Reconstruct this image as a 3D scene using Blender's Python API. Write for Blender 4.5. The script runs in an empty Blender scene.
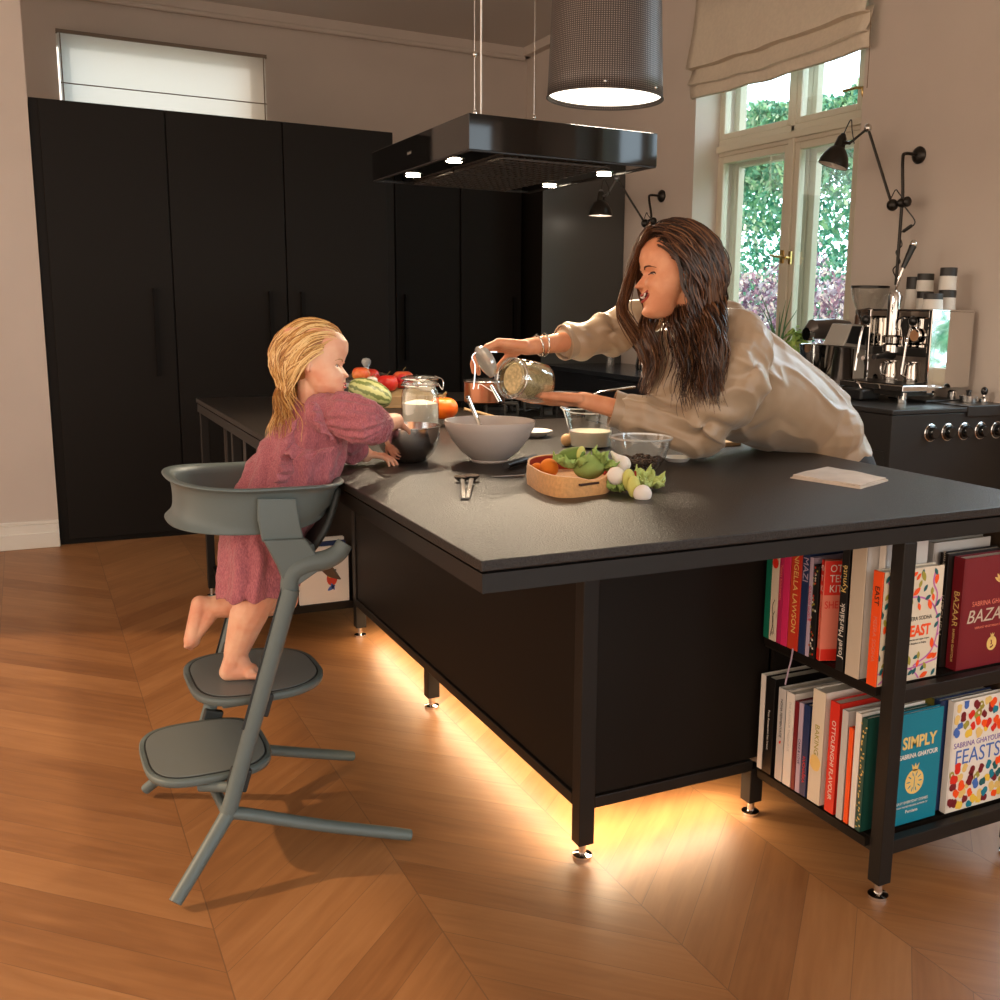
import bpy, bmesh, math, random
from mathutils import Vector, Matrix, noise
V = Vector
PI = math.pi
random.seed(7)
SC = bpy.context.scene
COL = SC.collection
DEG = math.radians

# ------------------------------------------------------------------ camera
H = 1.35
YAW, PITCH, ROLL, F, CX, CY = 0.492011711, 0.183075125, 0.0189062226, 1038.14735, 581.62132, 500.0
_f = V((math.sin(YAW), math.cos(YAW), 0)); _r = V((math.cos(YAW), -math.sin(YAW), 0)); _u = V((0, 0, 1))
_f2 = _f*math.cos(PITCH)-_u*math.sin(PITCH); _u2 = _u*math.cos(PITCH)+_f*math.sin(PITCH)
CR = _r*math.cos(ROLL)+_u2*math.sin(ROLL); CU = _u2*math.cos(ROLL)-_r*math.sin(ROLL); CF = _f2
cd = bpy.data.cameras.new('camera'); cam = bpy.data.objects.new('camera', cd); COL.objects.link(cam)
m = Matrix.Identity(4)
for i in range(3):
    m[i][0] = CR[i]; m[i][1] = CU[i]; m[i][2] = -CF[i]
m[2][3] = H
cam.matrix_world = m
cd.sensor_width = 36; cd.lens = 36*F/1000; cd.shift_x = (500-CX)/1000; cd.clip_start = .05; cd.clip_end = 100
SC.camera = cam

def at(px, py, x=None, y=None, z=None):
    """point of the room seen at this place of the photo on the plane x, y or z = const"""
    d = CR*((px-CX)/F)-CU*((py-CY)/F)+CF
    o = V((0, 0, H))
    if x is not None: t = (x-o.x)/d.x
    elif y is not None: t = (y-o.y)/d.y
    else: t = (z-o.z)/d.z
    return o+d*t

# ------------------------------------------------------------------ materials
MATS = {}
def sock(n, *names):
    for k in names:
        if k in n.inputs: return n.inputs[k]
def hexc(r, g, b):
    f = lambda c: (c/255/12.92 if c/255 < .04045 else ((c/255+.055)/1.055)**2.4)
    return (f(r), f(g), f(b), 1)
def mat(name, col, rough=.5, metal=0, spec=.5, noise_amt=0, nscale=20, bump=0, bscale=80, col2=None, sss=0, coat=0, stretch=None, emit=None, estr=0, sheen=0, detail=3, bdist=.002):
    if name in MATS: return MATS[name]
    m = bpy.data.materials.new(name); m.use_nodes = True
    nt = m.node_tree; b = nt.nodes['Principled BSDF']
    if len(col) == 3: col = (*col, 1)
    b.inputs['Base Color'].default_value = col
    b.inputs['Roughness'].default_value = rough; b.inputs['Metallic'].default_value = metal
    b.inputs['Specular IOR Level'].default_value = spec
    if coat: b.inputs['Coat Weight'].default_value = coat; b.inputs['Coat Roughness'].default_value = .08
    if sheen: b.inputs['Sheen Weight'].default_value = sheen
    if sss:
        b.inputs['Subsurface Weight'].default_value = sss; b.inputs['Subsurface Radius'].default_value = (1, .35, .2); b.inputs['Subsurface Scale'].default_value = .008
    if emit: b.inputs['Emission Color'].default_value = (*emit[:3], 1); b.inputs['Emission Strength'].default_value = estr
    tc = nt.nodes.new('ShaderNodeTexCoord'); mp = nt.nodes.new('ShaderNodeMapping')
    nt.links.new(tc.outputs['Object'], mp.inputs[0])
    if stretch: mp.inputs['Scale'].default_value = stretch
    if noise_amt or col2:
        n = nt.nodes.new('ShaderNodeTexNoise'); n.inputs['Scale'].default_value = nscale; n.inputs['Detail'].default_value = detail
        nt.links.new(mp.outputs[0], n.inputs['Vector'])
        r = nt.nodes.new('ShaderNodeValToRGB'); nt.links.new(n.outputs['Fac'], r.inputs[0])
        c2 = col2 if col2 else tuple(c*(1-noise_amt) for c in col[:3])
        r.color_ramp.elements[0].position = .38; r.color_ramp.elements[1].position = .62
        r.color_ramp.elements[0].color = (*c2[:3], 1); r.color_ramp.elements[1].color = col
        nt.links.new(r.outputs[0], b.inputs['Base Color'])
    if bump:
        n = nt.nodes.new('ShaderNodeTexNoise'); n.inputs['Scale'].default_value = bscale; n.inputs['Detail'].default_value = 4
        nt.links.new(mp.outputs[0], n.inputs['Vector'])
        bp = nt.nodes.new('ShaderNodeBump'); bp.inputs['Strength'].default_value = bump; bp.inputs['Distance'].default_value = bdist
        nt.links.new(n.outputs['Fac'], bp.inputs['Height']); nt.links.new(bp.outputs[0], b.inputs['Normal'])
    MATS[name] = m
    return m
def glassmat(name, tint=(.96, .98, .97), refl=.06, edge=.55, rough=.02):
    """clear thin glass: lets light straight through, mirrors at grazing angles"""
    m = bpy.data.materials.new(name); m.use_nodes = True; nt = m.node_tree; nt.nodes.clear()
    o = nt.nodes.new('ShaderNodeOutputMaterial'); t = nt.nodes.new('ShaderNodeBsdfTransparent'); t.inputs[0].default_value = (*tint, 1)
    g = nt.nodes.new('ShaderNodeBsdfGlossy'); g.inputs['Roughness'].default_value = rough
    lw = nt.nodes.new('ShaderNodeLayerWeight'); lw.inputs[0].default_value = .35
    mr = nt.nodes.new('ShaderNodeMapRange'); mr.inputs[3].default_value = refl; mr.inputs[4].default_value = edge
    nt.links.new(lw.outputs['Facing'], mr.inputs[0])
    mx = nt.nodes.new('ShaderNodeMixShader'); nt.links.new(mr.outputs[0], mx.inputs[0]); nt.links.new(t.outputs[0], mx.inputs[1]); nt.links.new(g.outputs[0], mx.inputs[2])
    nt.links.new(mx.outputs[0], o.inputs[0]); MATS[name] = m
    return m
class NB:
    """tiny node-expression builder"""
    def __init__(s, nt): s.nt = nt
    def m(s, op, a, b=None, c=None):
        n = s.nt.nodes.new('ShaderNodeMath'); n.operation = op
        for i, v in enumerate((a, b, c)):
            if v is None: continue
            if isinstance(v, (int, float)): n.inputs[i].default_value = v
            else: s.nt.links.new(v, n.inputs[i])
        return n.outputs[0]
def oak():
    m = bpy.data.materials.new('oak_chevron'); m.use_nodes = True; nt = m.node_tree; b = nt.nodes['Principled BSDF']; k = NB(nt)
    tc = nt.nodes.new('ShaderNodeTexCoord'); sp = nt.nodes.new('ShaderNodeSeparateXYZ'); nt.links.new(tc.outputs['Object'], sp.inputs[0])
    x, y = sp.outputs[0], sp.outputs[1]
    W = .444
    u = k.m('DIVIDE', k.m('ADD', x, .165), W); col = k.m('FLOOR', u); fr = k.m('SUBTRACT', u, col)
    par = k.m('MODULO', k.m('ADD', col, 100), 2)            # 0 or 1
    dirn = k.m('SUBTRACT', k.m('MULTIPLY', par, 2), 1)      # -1 / +1
    xl = k.m('MULTIPLY', fr, W)
    # with slope s: y = c + s*xl ; keep planks meeting at the seams
    sh = k.m('MULTIPLY', k.m('SUBTRACT', 1, par), W)
    yy = k.m('SUBTRACT', y, k.m('ADD', k.m('MULTIPLY', dirn, xl), sh))
    PL = .168
    v = k.m('DIVIDE', yy, PL); row = k.m('FLOOR', v); fv = k.m('SUBTRACT', v, row)
    cmb = nt.nodes.new('ShaderNodeCombineXYZ'); nt.links.new(col, cmb.inputs[0]); nt.links.new(row, cmb.inputs[1])
    wn = nt.nodes.new('ShaderNodeTexWhiteNoise'); wn.noise_dimensions = '2D'; nt.links.new(cmb.outputs[0], wn.inputs['Vector'])
    # grain coordinates: along plank / across plank
    al = k.m('ADD', k.m('MULTIPLY', x, .7071), k.m('MULTIPLY', k.m('MULTIPLY', y, dirn), .7071))
    ac = k.m('SUBTRACT', k.m('MULTIPLY', k.m('MULTIPLY', x, dirn), .7071), k.m('MULTIPLY', y, .7071))
    g = nt.nodes.new('ShaderNodeCombineXYZ'); nt.links.new(k.m('MULTIPLY', al, 3.0), g.inputs[0]); nt.links.new(k.m('MULTIPLY', ac, 40.0), g.inputs[1]); nt.links.new(k.m('MULTIPLY', wn.outputs['Value'], 37), g.inputs[2])
    n1 = nt.nodes.new('ShaderNodeTexNoise'); n1.inputs['Scale'].default_value = 1; n1.inputs['Detail'].default_value = 6; n1.inputs['Distortion'].default_value = .6; nt.links.new(g.outputs[0], n1.inputs['Vector'])
    g2 = nt.nodes.new('ShaderNodeCombineXYZ'); nt.links.new(k.m('MULTIPLY', al, 2.2), g2.inputs[0]); nt.links.new(k.m('MULTIPLY', ac, 9.0), g2.inputs[1]); nt.links.new(k.m('MULTIPLY', wn.outputs['Value'], 91), g2.inputs[2])
    n2 = nt.nodes.new('ShaderNodeTexNoise'); n2.inputs['Scale'].default_value = 1; n2.inputs['Detail'].default_value = 3; n2.inputs['Distortion'].default_value = 1.5; nt.links.new(g2.outputs[0], n2.inputs['Vector'])
    val = k.m('ADD', k.m('ADD', k.m('ADD', k.m('MULTIPLY', wn.outputs['Value'], .24), .06), k.m('MULTIPLY', n1.outputs['Fac'], .42)), k.m('MULTIPLY', n2.outputs['Fac'], .40))
    rp = nt.nodes.new('ShaderNodeValToRGB'); nt.links.new(val, rp.inputs[0])
    e = rp.color_ramp.elements; e[0].position = .28; e[0].color = (.20, .080, .028, 1); e[1].position = .95; e[1].color = (.46, .225, .090, 1)
    mid = e.new(.6); mid.color = (.33, .148, .054, 1)
    # seams
    d1 = k.m('MINIMUM', fv, k.m('SUBTRACT', 1, fv)); s1 = k.m('LESS_THAN', d1, .0075)
    d2 = k.m('MINIMUM', fr, k.m('SUBTRACT', 1, fr)); s2 = k.m('LESS_THAN', d2, .0032)
    s = k.m('MAXIMUM', s1, s2)
    mx = nt.nodes.new('ShaderNodeMix'); mx.data_type = 'RGBA'
    nt.links.new(k.m('MULTIPLY', s, .55), mx.inputs[0]); nt.links.new(rp.outputs[0], mx.inputs[6]); mx.inputs[7].default_value = (.12, .06, .03, 1)
    nt.links.new(mx.outputs[2], b.inputs['Base Color'])
    b.inputs['Roughness'].default_value = .42; b.inputs['Specular IOR Level'].default_value = .45
    bp = nt.nodes.new('ShaderNodeBump'); bp.inputs['Strength'].default_value = .25; bp.inputs['Distance'].default_value = .002
    nt.links.new(k.m('SUBTRACT', n1.outputs['Fac'], s), bp.inputs['Height']); nt.links.new(bp.outputs[0], b.inputs['Normal'])
    return m

# ------------------------------------------------------------------ mesh building
class B:
    def __init__(s): s.bm = bmesh.new(); s.mi = 0
    def face(s, vs):
        try:
            f = s.bm.faces.new(vs); f.material_index = s.mi; return f
        except ValueError: return None
    def box(s, lo, hi, M=None):
        lo, hi = V(lo), V(hi)
        vs = []
        for k in range(8):
            p = V((hi.x if k & 1 else lo.x, hi.y if k & 2 else lo.y, hi.z if k & 4 else lo.z))
            vs.append(s.bm.verts.new(M @ p if M else p))
        for q in ((0, 2, 3, 1), (4, 5, 7, 6), (0, 1, 5, 4), (2, 6, 7, 3), (0, 4, 6, 2), (1, 3, 7, 5)): s.face([vs[i] for i in q])
        return s
    def rings(s, rings, closed=True, cap=True):
        rv = [[s.bm.verts.new(p) for p in r] for r in rings]
        n = len(rv[0])
        for a, b in zip(rv, rv[1:]):
            for i in range(n if closed else n-1):
                j = (i+1) % n; s.face([a[i], a[j], b[j], b[i]])
        if cap and closed: s.face(rv[0][::-1]); s.face(rv[-1])
        return s
    def tube(s, pts, r, n=10, cap=True, flat=1.0, up=None):
        pts = [V(p) for p in pts]; rs = r if isinstance(r, (list, tuple)) else [r]*len(pts)
        prev = None; out = []
        for i, p in enumerate(pts):
            d = (pts[min(i+1, len(pts)-1)]-pts[max(i-1, 0)])
            if d.length < 1e-9: d = V((0, 0, 1))
            d.normalize()
            if up is not None: a = V(up)
            elif prev is None: a = V((0, 0, 1)) if abs(d.z) < .9 else V((1, 0, 0))
            else: a = prev
            a = (a-d*a.dot(d));
            if a.length < 1e-6: a = d.orthogonal()
            a.normalize(); prev = a; b = d.cross(a)
            out.append([p+(a*math.cos(t)*flat+b*math.sin(t))*rs[i] for t in [2*PI*k/n for k in range(n)]])
        return s.rings(out, cap=cap)
    def lathe(s, prof, M=None, n=32, cap=False):
        M = M or Matrix.Identity(4)
        out = [[M @ V((r*math.cos(2*PI*k/n), r*math.sin(2*PI*k/n), z)) for k in range(n)] for r, z in prof]
        return s.rings(out, cap=cap)
    def ell(s, c, r, R=None, seg=20, rg=12):
        c = V(c); r = V(r) if not isinstance(r, (int, float)) else V((r, r, r)); R = R or Matrix.Identity(3)
        out = []
        for i in range(rg+1):
            a = -PI/2+PI*i/rg; ca = max(math.cos(a), .001)
            out.append([c+R @ V((r.x*ca*math.cos(2*PI*k/seg), r.y*ca*math.sin(2*PI*k/seg), r.z*math.sin(a))) for k in range(seg)])
        return s.rings(out)
    def cap(s, p0, r0, p1, r1, n=14):
        p0, p1 = V(p0), V(p1); d = p1-p0
        if d.length < 1e-6: return s.ell(p0, r0)
        d.normalize(); pts = []; rs = []
        for k in range(5):
            a = PI/2*(1-k/4); pts.append(p0-d*r0*math.sin(a)); rs.append(max(r0*math.cos(a), .0004))
        for k in range(5):
            a = PI/2*k/4; pts.append(p1+d*r1*math.sin(a)); rs.append(max(r1*math.cos(a), .0004))
        return s.tube(pts, rs, n)
    def chain(s, pts, rs, n=14):
        for i in range(len(pts)-1): s.cap(pts[i], rs[i], pts[i+1], rs[i+1], n)
        return s
    def prism(s, poly, a, b, ax=2):
        def P(p, h):
            q = list(p); q.insert(ax, h); return V(q)
        return s.rings([[P(p, a) for p in poly], [P(p, b) for p in poly]])
WM = {}
def setp(o, label=None, cat=None, group=None, kind=None):
    if label: o['label'] = label
    if cat: o['category'] = cat
    if group: o['group'] = group
    if kind: o['kind'] = kind
    return o
def thing(name, loc, label, cat, group=None):
    o = bpy.data.objects.new(name, None); COL.objects.link(o); o.location = loc; o.empty_display_size = .05
    WM[o.name] = Matrix.Translation(V(loc)); return setp(o, label, cat, group)
def attach(o, parent):
    o.parent = parent; o.matrix_parent_inverse = WM.get(parent.name, Matrix.Identity(4)).inverted()
def obj(name, b, mats, parent=None, smooth=True, bevel=0, fix=True, ang=35, sub=0):
    bm = b.bm if isinstance(b, B) else b
    if fix: bmesh.ops.recalc_face_normals(bm, faces=bm.faces)
    me = bpy.data.meshes.new(name); bm.to_mesh(me); bm.free()
    for mm in (mats if isinstance(mats, (list, tuple)) else [mats]): me.materials.append(mm)
    if smooth: me.shade_smooth() if hasattr(me, 'shade_smooth') else None
    o = bpy.data.objects.new(name, me); COL.objects.link(o)
    if smooth and ang:
        me.set_sharp_from_angle(angle=DEG(ang))
    if bevel:
        md = o.modifiers.new('bevel', 'BEVEL'); md.width = bevel; md.segments = 2; md.limit_method = 'ANGLE'; md.angle_limit = DEG(40); md.harden_normals = False
    if sub:
        md = o.modifiers.new('sub', 'SUBSURF'); md.levels = sub; md.render_levels = sub
    if parent is not None: attach(o, parent)
    return o
def remesh(o, vox, smooth=3, fac=.5, disp=None):
    """fuse overlapping shapes of a mesh into one continuous surface"""
    md = o.modifiers.new('r', 'REMESH'); md.mode = 'VOXEL'; md.voxel_size = vox; md.use_smooth_shade = True
    if smooth:
        sm = o.modifiers.new('s', 'SMOOTH'); sm.factor = fac; sm.iterations = smooth
    dg = bpy.context.evaluated_depsgraph_get(); dg.update()
    ev = o.evaluated_get(dg); me = bpy.data.meshes.new_from_object(ev)
    mats = list(o.data.materials); old = o.data; o.modifiers.clear(); o.data = me; me.name = o.name
    me.materials.clear()
    for mm in mats: me.materials.append(mm)
    if disp:
        nor = [v.normal.copy() for v in me.vertices]
        for v, n in zip(me.vertices, nor):
            v.co += n*disp(v.co, n)
    me.shade_smooth()
    return o
def text(name, s, size, M, m, parent, align='CENTER', ext=.0002, sx=1, spacing=1, shear=0, bold=0):
    c = bpy.data.curves.new(name, 'FONT'); c.body = s; c.size = size; c.align_x = align; c.align_y = 'CENTER'; c.extrude = ext; c.space_character = spacing; c.shear = shear; c.offset = bold
    c.resolution_u = 3
    o = bpy.data.objects.new(name, c); me = bpy.data.meshes.new_from_object(o); me.name = name
    bpy.data.objects.remove(o); bpy.data.curves.remove(c)
    me.materials.clear(); me.materials.append(m)
    me.transform(M @ Matrix.Diagonal((sx, 1, 1, 1)))
    o = bpy.data.objects.new(name, me); COL.objects.link(o); attach(o, parent)
    return o
def rotm(ax, ay, az=None):
    """matrix whose columns are the given local axes"""
    ax = V(ax).normalized(); ay = V(ay); ay = (ay-ax*ay.dot(ax)).normalized(); az = ax.cross(ay)
    return Matrix((ax, ay, az)).transposed()
def frame(o, ax, ay): 
    R = rotm(ax, ay).to_4x4(); R.translation = V(o); return R
def lerp(a, b, t): return a+(b-a)*t
def spl(pts, n=8):
    """catmull-rom through points"""
    P = [V(p) for p in pts]; P = [P[0]*2-P[1]]+P+[P[-1]*2-P[-2]]; out = []
    for i in range(1, len(P)-2):
        for k in range(n):
            t = k/n; a, b, c, d = P[i-1], P[i], P[i+1], P[i+2]
            out.append(.5*((2*b)+(c-a)*t+(2*a-5*b+4*c-d)*t*t+(3*b-a-3*c+d)*t**3))
    out.append(P[-2]); return out

black = mat('black_lacquer', (.0085, .0062, .0045), .5, spec=.16, bump=.05, bscale=300)
frame_m = mat('black_steel', (.012, .0095, .0075), .45, spec=.28, bump=.06, bscale=200)
stone = mat('dark_stone', (.027, .0205, .0165), .40, spec=.33, noise_amt=.45, nscale=220, bump=.9, bscale=260, bdist=.002)
wallm = mat('plaster', (.60, .515, .45), .9, noise_amt=.05, nscale=2, bump=.05, bscale=40)
wallr = wallm
white = mat('white_paint', (.74, .70, .63), .55, bump=.03, bscale=60)
ceilm = mat('ceiling_paint', (.60, .54, .49), .9, bump=.03)
steel = mat('brushed_steel', (.62, .60, .57), .22, 1, bump=.02, bscale=200)
chrome = mat('chrome', (.78, .76, .74), .07, 1)
blackgl = mat('black_glass', (.004, .004, .004), .04, spec=.5)
dark = mat('dark_metal', (.02, .018, .016), .35, .3)
glass = glassmat('clear_glass', refl=.07, edge=.75)
pane_m = glassmat('window_glass', refl=.04, edge=.3)
T = .918

# ------------------------------------------------------------------ room
XW, YB, ZC, YC = 4.1, 8.82, 3.57, 6.3
def struct(name, b, m, parent=None, **k):
    o = obj(name, b, m, parent, **k)
    if parent is None: o['kind'] = 'structure'
    return o
struct('floor', B().box((-4, -2.6, -.08), (4.1, YB, 0)), oak(), smooth=False)
struct('ceiling', B().box((-4, -2.6, ZC), (4.1, YB, ZC+.1)), ceilm, smooth=False)
# back wall with a high window
wx0, wx1, wz0, wz1 = .36, 1.83, 2.45, 3.24
b = B(); b.box((-4, YB, -.08), (wx0, YB+.25, ZC)); b.box((wx1, YB, -.08), (4.5, YB+.25, ZC)); b.box((wx0, YB, -.08), (wx1, YB+.25, wz0)); b.box((wx0, YB, wz1), (wx1, YB+.25, ZC))
struct('wall_back', b, wallm, smooth=False)
b = B(); b.box((wx0+.02, YB+.1, wz0), (wx0+.09, YB+.16, wz1)); b.box((wx1-.09, YB+.1, wz0), (wx1-.02, YB+.16, wz1)); b.box((wx0, YB+.1, wz1-.08), (wx1, YB+.16, wz1)); b.box((wx0, YB+.1, wz0), (wx1, YB+.16, wz0+.08))
w1 = struct('window_1', b, white, smooth=False)
obj('pane', B().box((wx0+.09, YB+.125, wz0+.08), (wx1-.09, YB+.13, wz1-.08)), pane_m, w1, smooth=False)
# pier on the left, in front of the alcove
b = B(); b.box((-4, YC, 0), (.105, YC+.35, ZC)); struct('wall_left', b, wallm, smooth=False)
b = B(); b.box((-4, YC-.018, 0), (.105, YC, .13)); b.box((-4, YC-.03, 0), (.105, YC, .085)); b.box((-4, YC-.012, .13), (.105, YC, .15)); struct('baseboard_left', b, white, bevel=.004, smooth=False)
# cornice
b = B(); b.box((-4, YB-.07, ZC-.07), (XW, YB, ZC)); b.tube([(-4, YB-.05, ZC-.085), (XW-.05, YB-.05, ZC-.085)], .022); b.box((XW-.07, -2.6, ZC-.07), (XW, YB, ZC)); struct('trim_1', b, wallm, smooth=False)
# right wall with the tall window
wy0, wy1, sz0, sz1 = 4.52, 6.13, .98, 3.30
b = B()
for (a_, c_) in ((-2.6, -1.9), (-.4, 1.85), (3.41, wy0)): b.box((XW, a_, -.08), (XW+.42, c_, ZC))
for (a_, c_) in ((-1.9, -.4), (1.85, 3.41)): b.box((XW, a_, -.08), (XW+.42, c_, sz0)); b.box((XW, a_, sz1), (XW+.42, c_, ZC))
b.box((XW, wy1, -.08), (XW+.42, YB+.25, ZC)); b.box((XW, wy0, -.08), (XW+.42, wy1, sz0)); b.box((XW, wy0, sz1), (XW+.42, wy1, ZC))
struct('wall_right', b, wallr, smooth=False)
b = B(); b.box((2.5, -2.85, 2.9), (4.5, -2.6, ZC)); b.box((2.5, -2.85, -.08), (4.5, -2.6, .3)); b.box((2.5, -2.85, .3), (2.75, -2.6, 2.9)); b.box((3.75, -2.85, .3), (4.5, -2.6, 2.9))
struct('wall_rear', b, wallm, smooth=False)
# window_2: inner casements and outer casements of a box window
def sash(b, x, y0, y1, z0, z1, w=.055, d=.05):
    b.box((x, y0, z0), (x+d, y0+w, z1)); b.box((x, y1-w, z0), (x+d, y1, z1)); b.box((x, y0+w, z0), (x+d, y1-w, z0+w)); b.box((x, y0+w, z1-w), (x+d, y1-w, z1))
XF = 4.3
fy0, fy1 = 4.70, 6.17
zt = at(716, 150, x=XF).z
ym = at(789, 200, x=XF).y
paint = mat('cream_paint', (.62, .56, .44), .45, bump=.03, bscale=60)
b = B()
for x, e in ((XF, 0), (XF+.12, -.03)):
    b.box((x, fy0-.2, sz0), (x+.06, fy0+.05-e, sz1)); b.box((x, fy1-.05+e, sz0), (x+.06, fy1+.1, sz1)); b.box((x, fy0, zt-.055), (x+.06, fy1, zt+.055)); b.box((x, fy0, sz1-.1), (x+.06, fy1, sz1)); b.box((x, fy0, sz0), (x+.06, fy1, sz0+.06)); b.box((x-.01, ym-.03, sz0), (x+.06, ym+.03, zt)); b.box((x, ym-.02, zt), (x+.05, ym+.02, sz1))
b.box((XF-.02, fy0, zt-.03), (XF, fy1, zt+.015))
w2 = struct('window_2', b, paint, bevel=.006, smooth=False)
b = B()
for x in (XF+.004, XF+.125):
    for a, c in ((fy0+.05, ym-.03), (ym+.03, fy1-.05)): sash(b, x, a, c, sz0+.06, zt-.055, .045 if x < XF+.1 else .06)
    for a, c in ((fy0+.05, ym-.02), (ym+.02, fy1-.05)): sash(b, x, a, c, zt+.055, sz1-.1, .04)
obj('casement', b, paint, w2, bevel=.005, smooth=False)
for wi, (a_, c_) in enumerate(((1.85, 3.41), (-1.9, -.4))):
    b = B(); m_ = (a_+c_)/2; sash(b, XF, a_, c_, sz0, sz1, .09); b.box((XF, m_-.05, sz0+.09), (XF+.05, m_+.05, sz1-.09)); b.box((XF, a_+.09, zt-.05), (XF+.05, m_-.05, zt+.05)); b.box((XF, m_+.05, zt-.05), (XF+.05, c_-.09, zt+.05))
    wn_ = struct('window_%d' % (wi+3), b, paint, bevel=.005, smooth=False)
b = B(); b.box((XF+.02, fy0+.08, sz0+.1), (XF+.024, fy1-.08, sz1-.12)); obj('pane', b, pane_m, w2, smooth=False)
brass = mat('brass', (.75, .52, .2), .3, 1)
for yy, zz in ((ym+.02, at(764, 258, x=XF).z), (ym-.06, at(791, 258, x=XF).z)):
    b = B(); b.tube([(XF-.02, yy, zz), (XF-.05, yy, zz)], .008); b.tube([(XF-.05, yy, zz), (XF-.055, yy+.07, zz+.01)], .007); b.box((XF-.022, yy-.012, zz-.04), (XF-.01, yy+.012, zz+.04)); obj('window_handle', b, brass, w2)
p = at(866, 88, x=XF-.02); b = B(); b.tube([p, p+V((-.05, .02, 0)), p+V((-.05, .13, .0))], .008); b.ell(p+V((-.02, 0, -.02)), (.012, .012, .03)); obj('window_handle', b, brass, w2)
struct('trim_2', B().box((XW-.04, wy0, sz0-.05), (XF, wy1, sz0)), white, smooth=False, bevel=.004)

# black tall cabinets on the left
xs = [.115, .764, 1.391, 2.035]
Hc = 2.365
for i in range(3):
    a, c = xs[i], xs[i+1]
    lab = ['black tall cabinet at the left end beside the pale wall pier', 'middle tall black cabinet, its long handle near the right edge', 'tall black cabinet behind the child, handle on its left edge'][i]
    t = thing('tall_cabinet', ((a+c)/2, YC+.3, 0), lab, 'cabinet')
    b = B(); lo = a+(.0 if i else -.005); hi = c+(.015 if i == 2 else 0)
    b.box((lo, YC+.022, .0), (hi, YC+.62, Hc)); obj('body', b, black, t, smooth=False)
    d = obj('door', B().box((a+.004+(.035 if i == 0 else 0), YC, .03), (c-.004-(.03 if i == 2 else 0), YC+.02, Hc-.004)), black, t, smooth=False, bevel=.002)
    hx = c-.10 if i < 2 else a+.085
    hz0, hz1 = (.93, 1.41)
    b = B(); b.box((hx-.011, YC-.035, hz0), (hx+.011, YC-.025, hz1)); b.box((hx-.011, YC-.03, hz0), (hx+.011, YC, hz0+.012)); b.box((hx-.011, YC-.03, hz1-.012), (hx+.011, YC, hz1)); obj('door_handle', b, mat('handle_black', (.004, .003, .0025), .5, spec=.12), d, smooth=False)
# recessed tall unit and the unit along the right wall
YR = 7.37
t = thing('fridge_cabinet', (2.9, YR+.3, 0), 'recessed black tall cabinet in the alcove under the extractor hood', 'cabinet')
obj('body', B().box((2.2, YR+.022, 0), (3.4, YR+.6, 2.36)), black, t, smooth=False)
for a, c, hx in ((2.4, 2.89, 2.47), (2.9, 3.38, 3.33)):
    d = obj('door', B().box((a+.003, YR, .03), (c-.003, YR+.02, 2.35)), black, t, smooth=False, bevel=.002)
    obj('door_handle', B().box((hx-.011, YR-.035, .95), (hx+.011, YR-.001, 1.42)), mat('handle_black', (.004, .003, .0025), .5, spec=.12), d, smooth=False)
YE = at(624, 250, x=XW).y
glossy = mat('satin_black_panel', (.05, .05, .047), .42, spec=.8)
t = thing('oven_tower', (3.75, 6.9, 0), 'tall black cabinet standing along the window wall behind the woman', 'cabinet')
obj('body', B().box((3.42, YE+.012, 0), (XW-.003, YB-.003, 2.36)), black, t, smooth=False)
obj('end_panel', B().box((3.41, YE, 0), (XW-.003, YE+.012, 2.36)), glossy, t, smooth=False, bevel=.002)
# long counter under the window
ct = thing('base_cabinet', (3.7, 5.3, 0), 'dark base cabinet run below the tall window', 'cabinet')
xc, yc = 3.36, 3.385
zc = 1.35-.45*xc/3.629
blue = mat('dark_blue_front', (.014, .017, .022), .32, spec=.6)
obj('body', B().box((xc+.03, yc+.66, .1), (XW-.003, YE-.005, zc-.03)), blue, ct, smooth=False)
for k in range(3):
    a = yc+.67+k*.68; 
    d = obj('drawer', B().box((xc+.008, a, .5), (xc+.03, a+.67, zc-.05)), blue, ct, smooth=False, bevel=.002)
    d2 = obj('drawer', B().box((xc+.008, a, .12), (xc+.03, a+.67, .49)), blue, ct, smooth=False, bevel=.002)
obj('plinth', B().box((xc+.06, yc+.66, 0), (XW-.003, YE-.01, .1)), black, ct, smooth=False)
obj('countertop', B().box((xc, yc+.655, zc-.03), (XW-.003, YE-.005, zc)), mat('blue_black_top', (.02, .025, .032), .22, spec=.6), ct, smooth=False, bevel=.003)
# range cooker, its row of knobs facing the camera
rc = thing('range_cooker', (3.7, 3.7, 0), 'black range cooker with a row of round knobs beside the window wall', 'cooker')
rb = mat('range_black', (.022, .02, .019), .4, spec=.4, bump=.05, bscale=200)
obj('body', B().box((xc, yc, .1), (XW-.003, yc+.65, zc-.025)), rb, rc, smooth=False, bevel=.004)
obj('plinth', B().box((xc+.04, yc+.04, 0), (XW-.01, yc+.63, .1)), black, rc, smooth=False)
obj('hob_top', B().box((xc-.008, yc-.008, zc-.023), (XW-.003, yc+.65, zc-.001)), rb, rc, smooth=False, bevel=.004)
xr = at(966, 412, y=yc).x
obj('raised_hob', B().box((xr, yc-.012, zc-.045), (XW-.003, yc+.5, zc+.006)), rb, rc, smooth=False, bevel=.004)
obj('side_panel', B().box((xc-.004, yc+.03, .14), (xc, yc+.62, zc-.19)), rb, rc, smooth=False, bevel=.001)
kn = mat('knob_black', (.008, .008, .008), .12, spec=.7)
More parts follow.
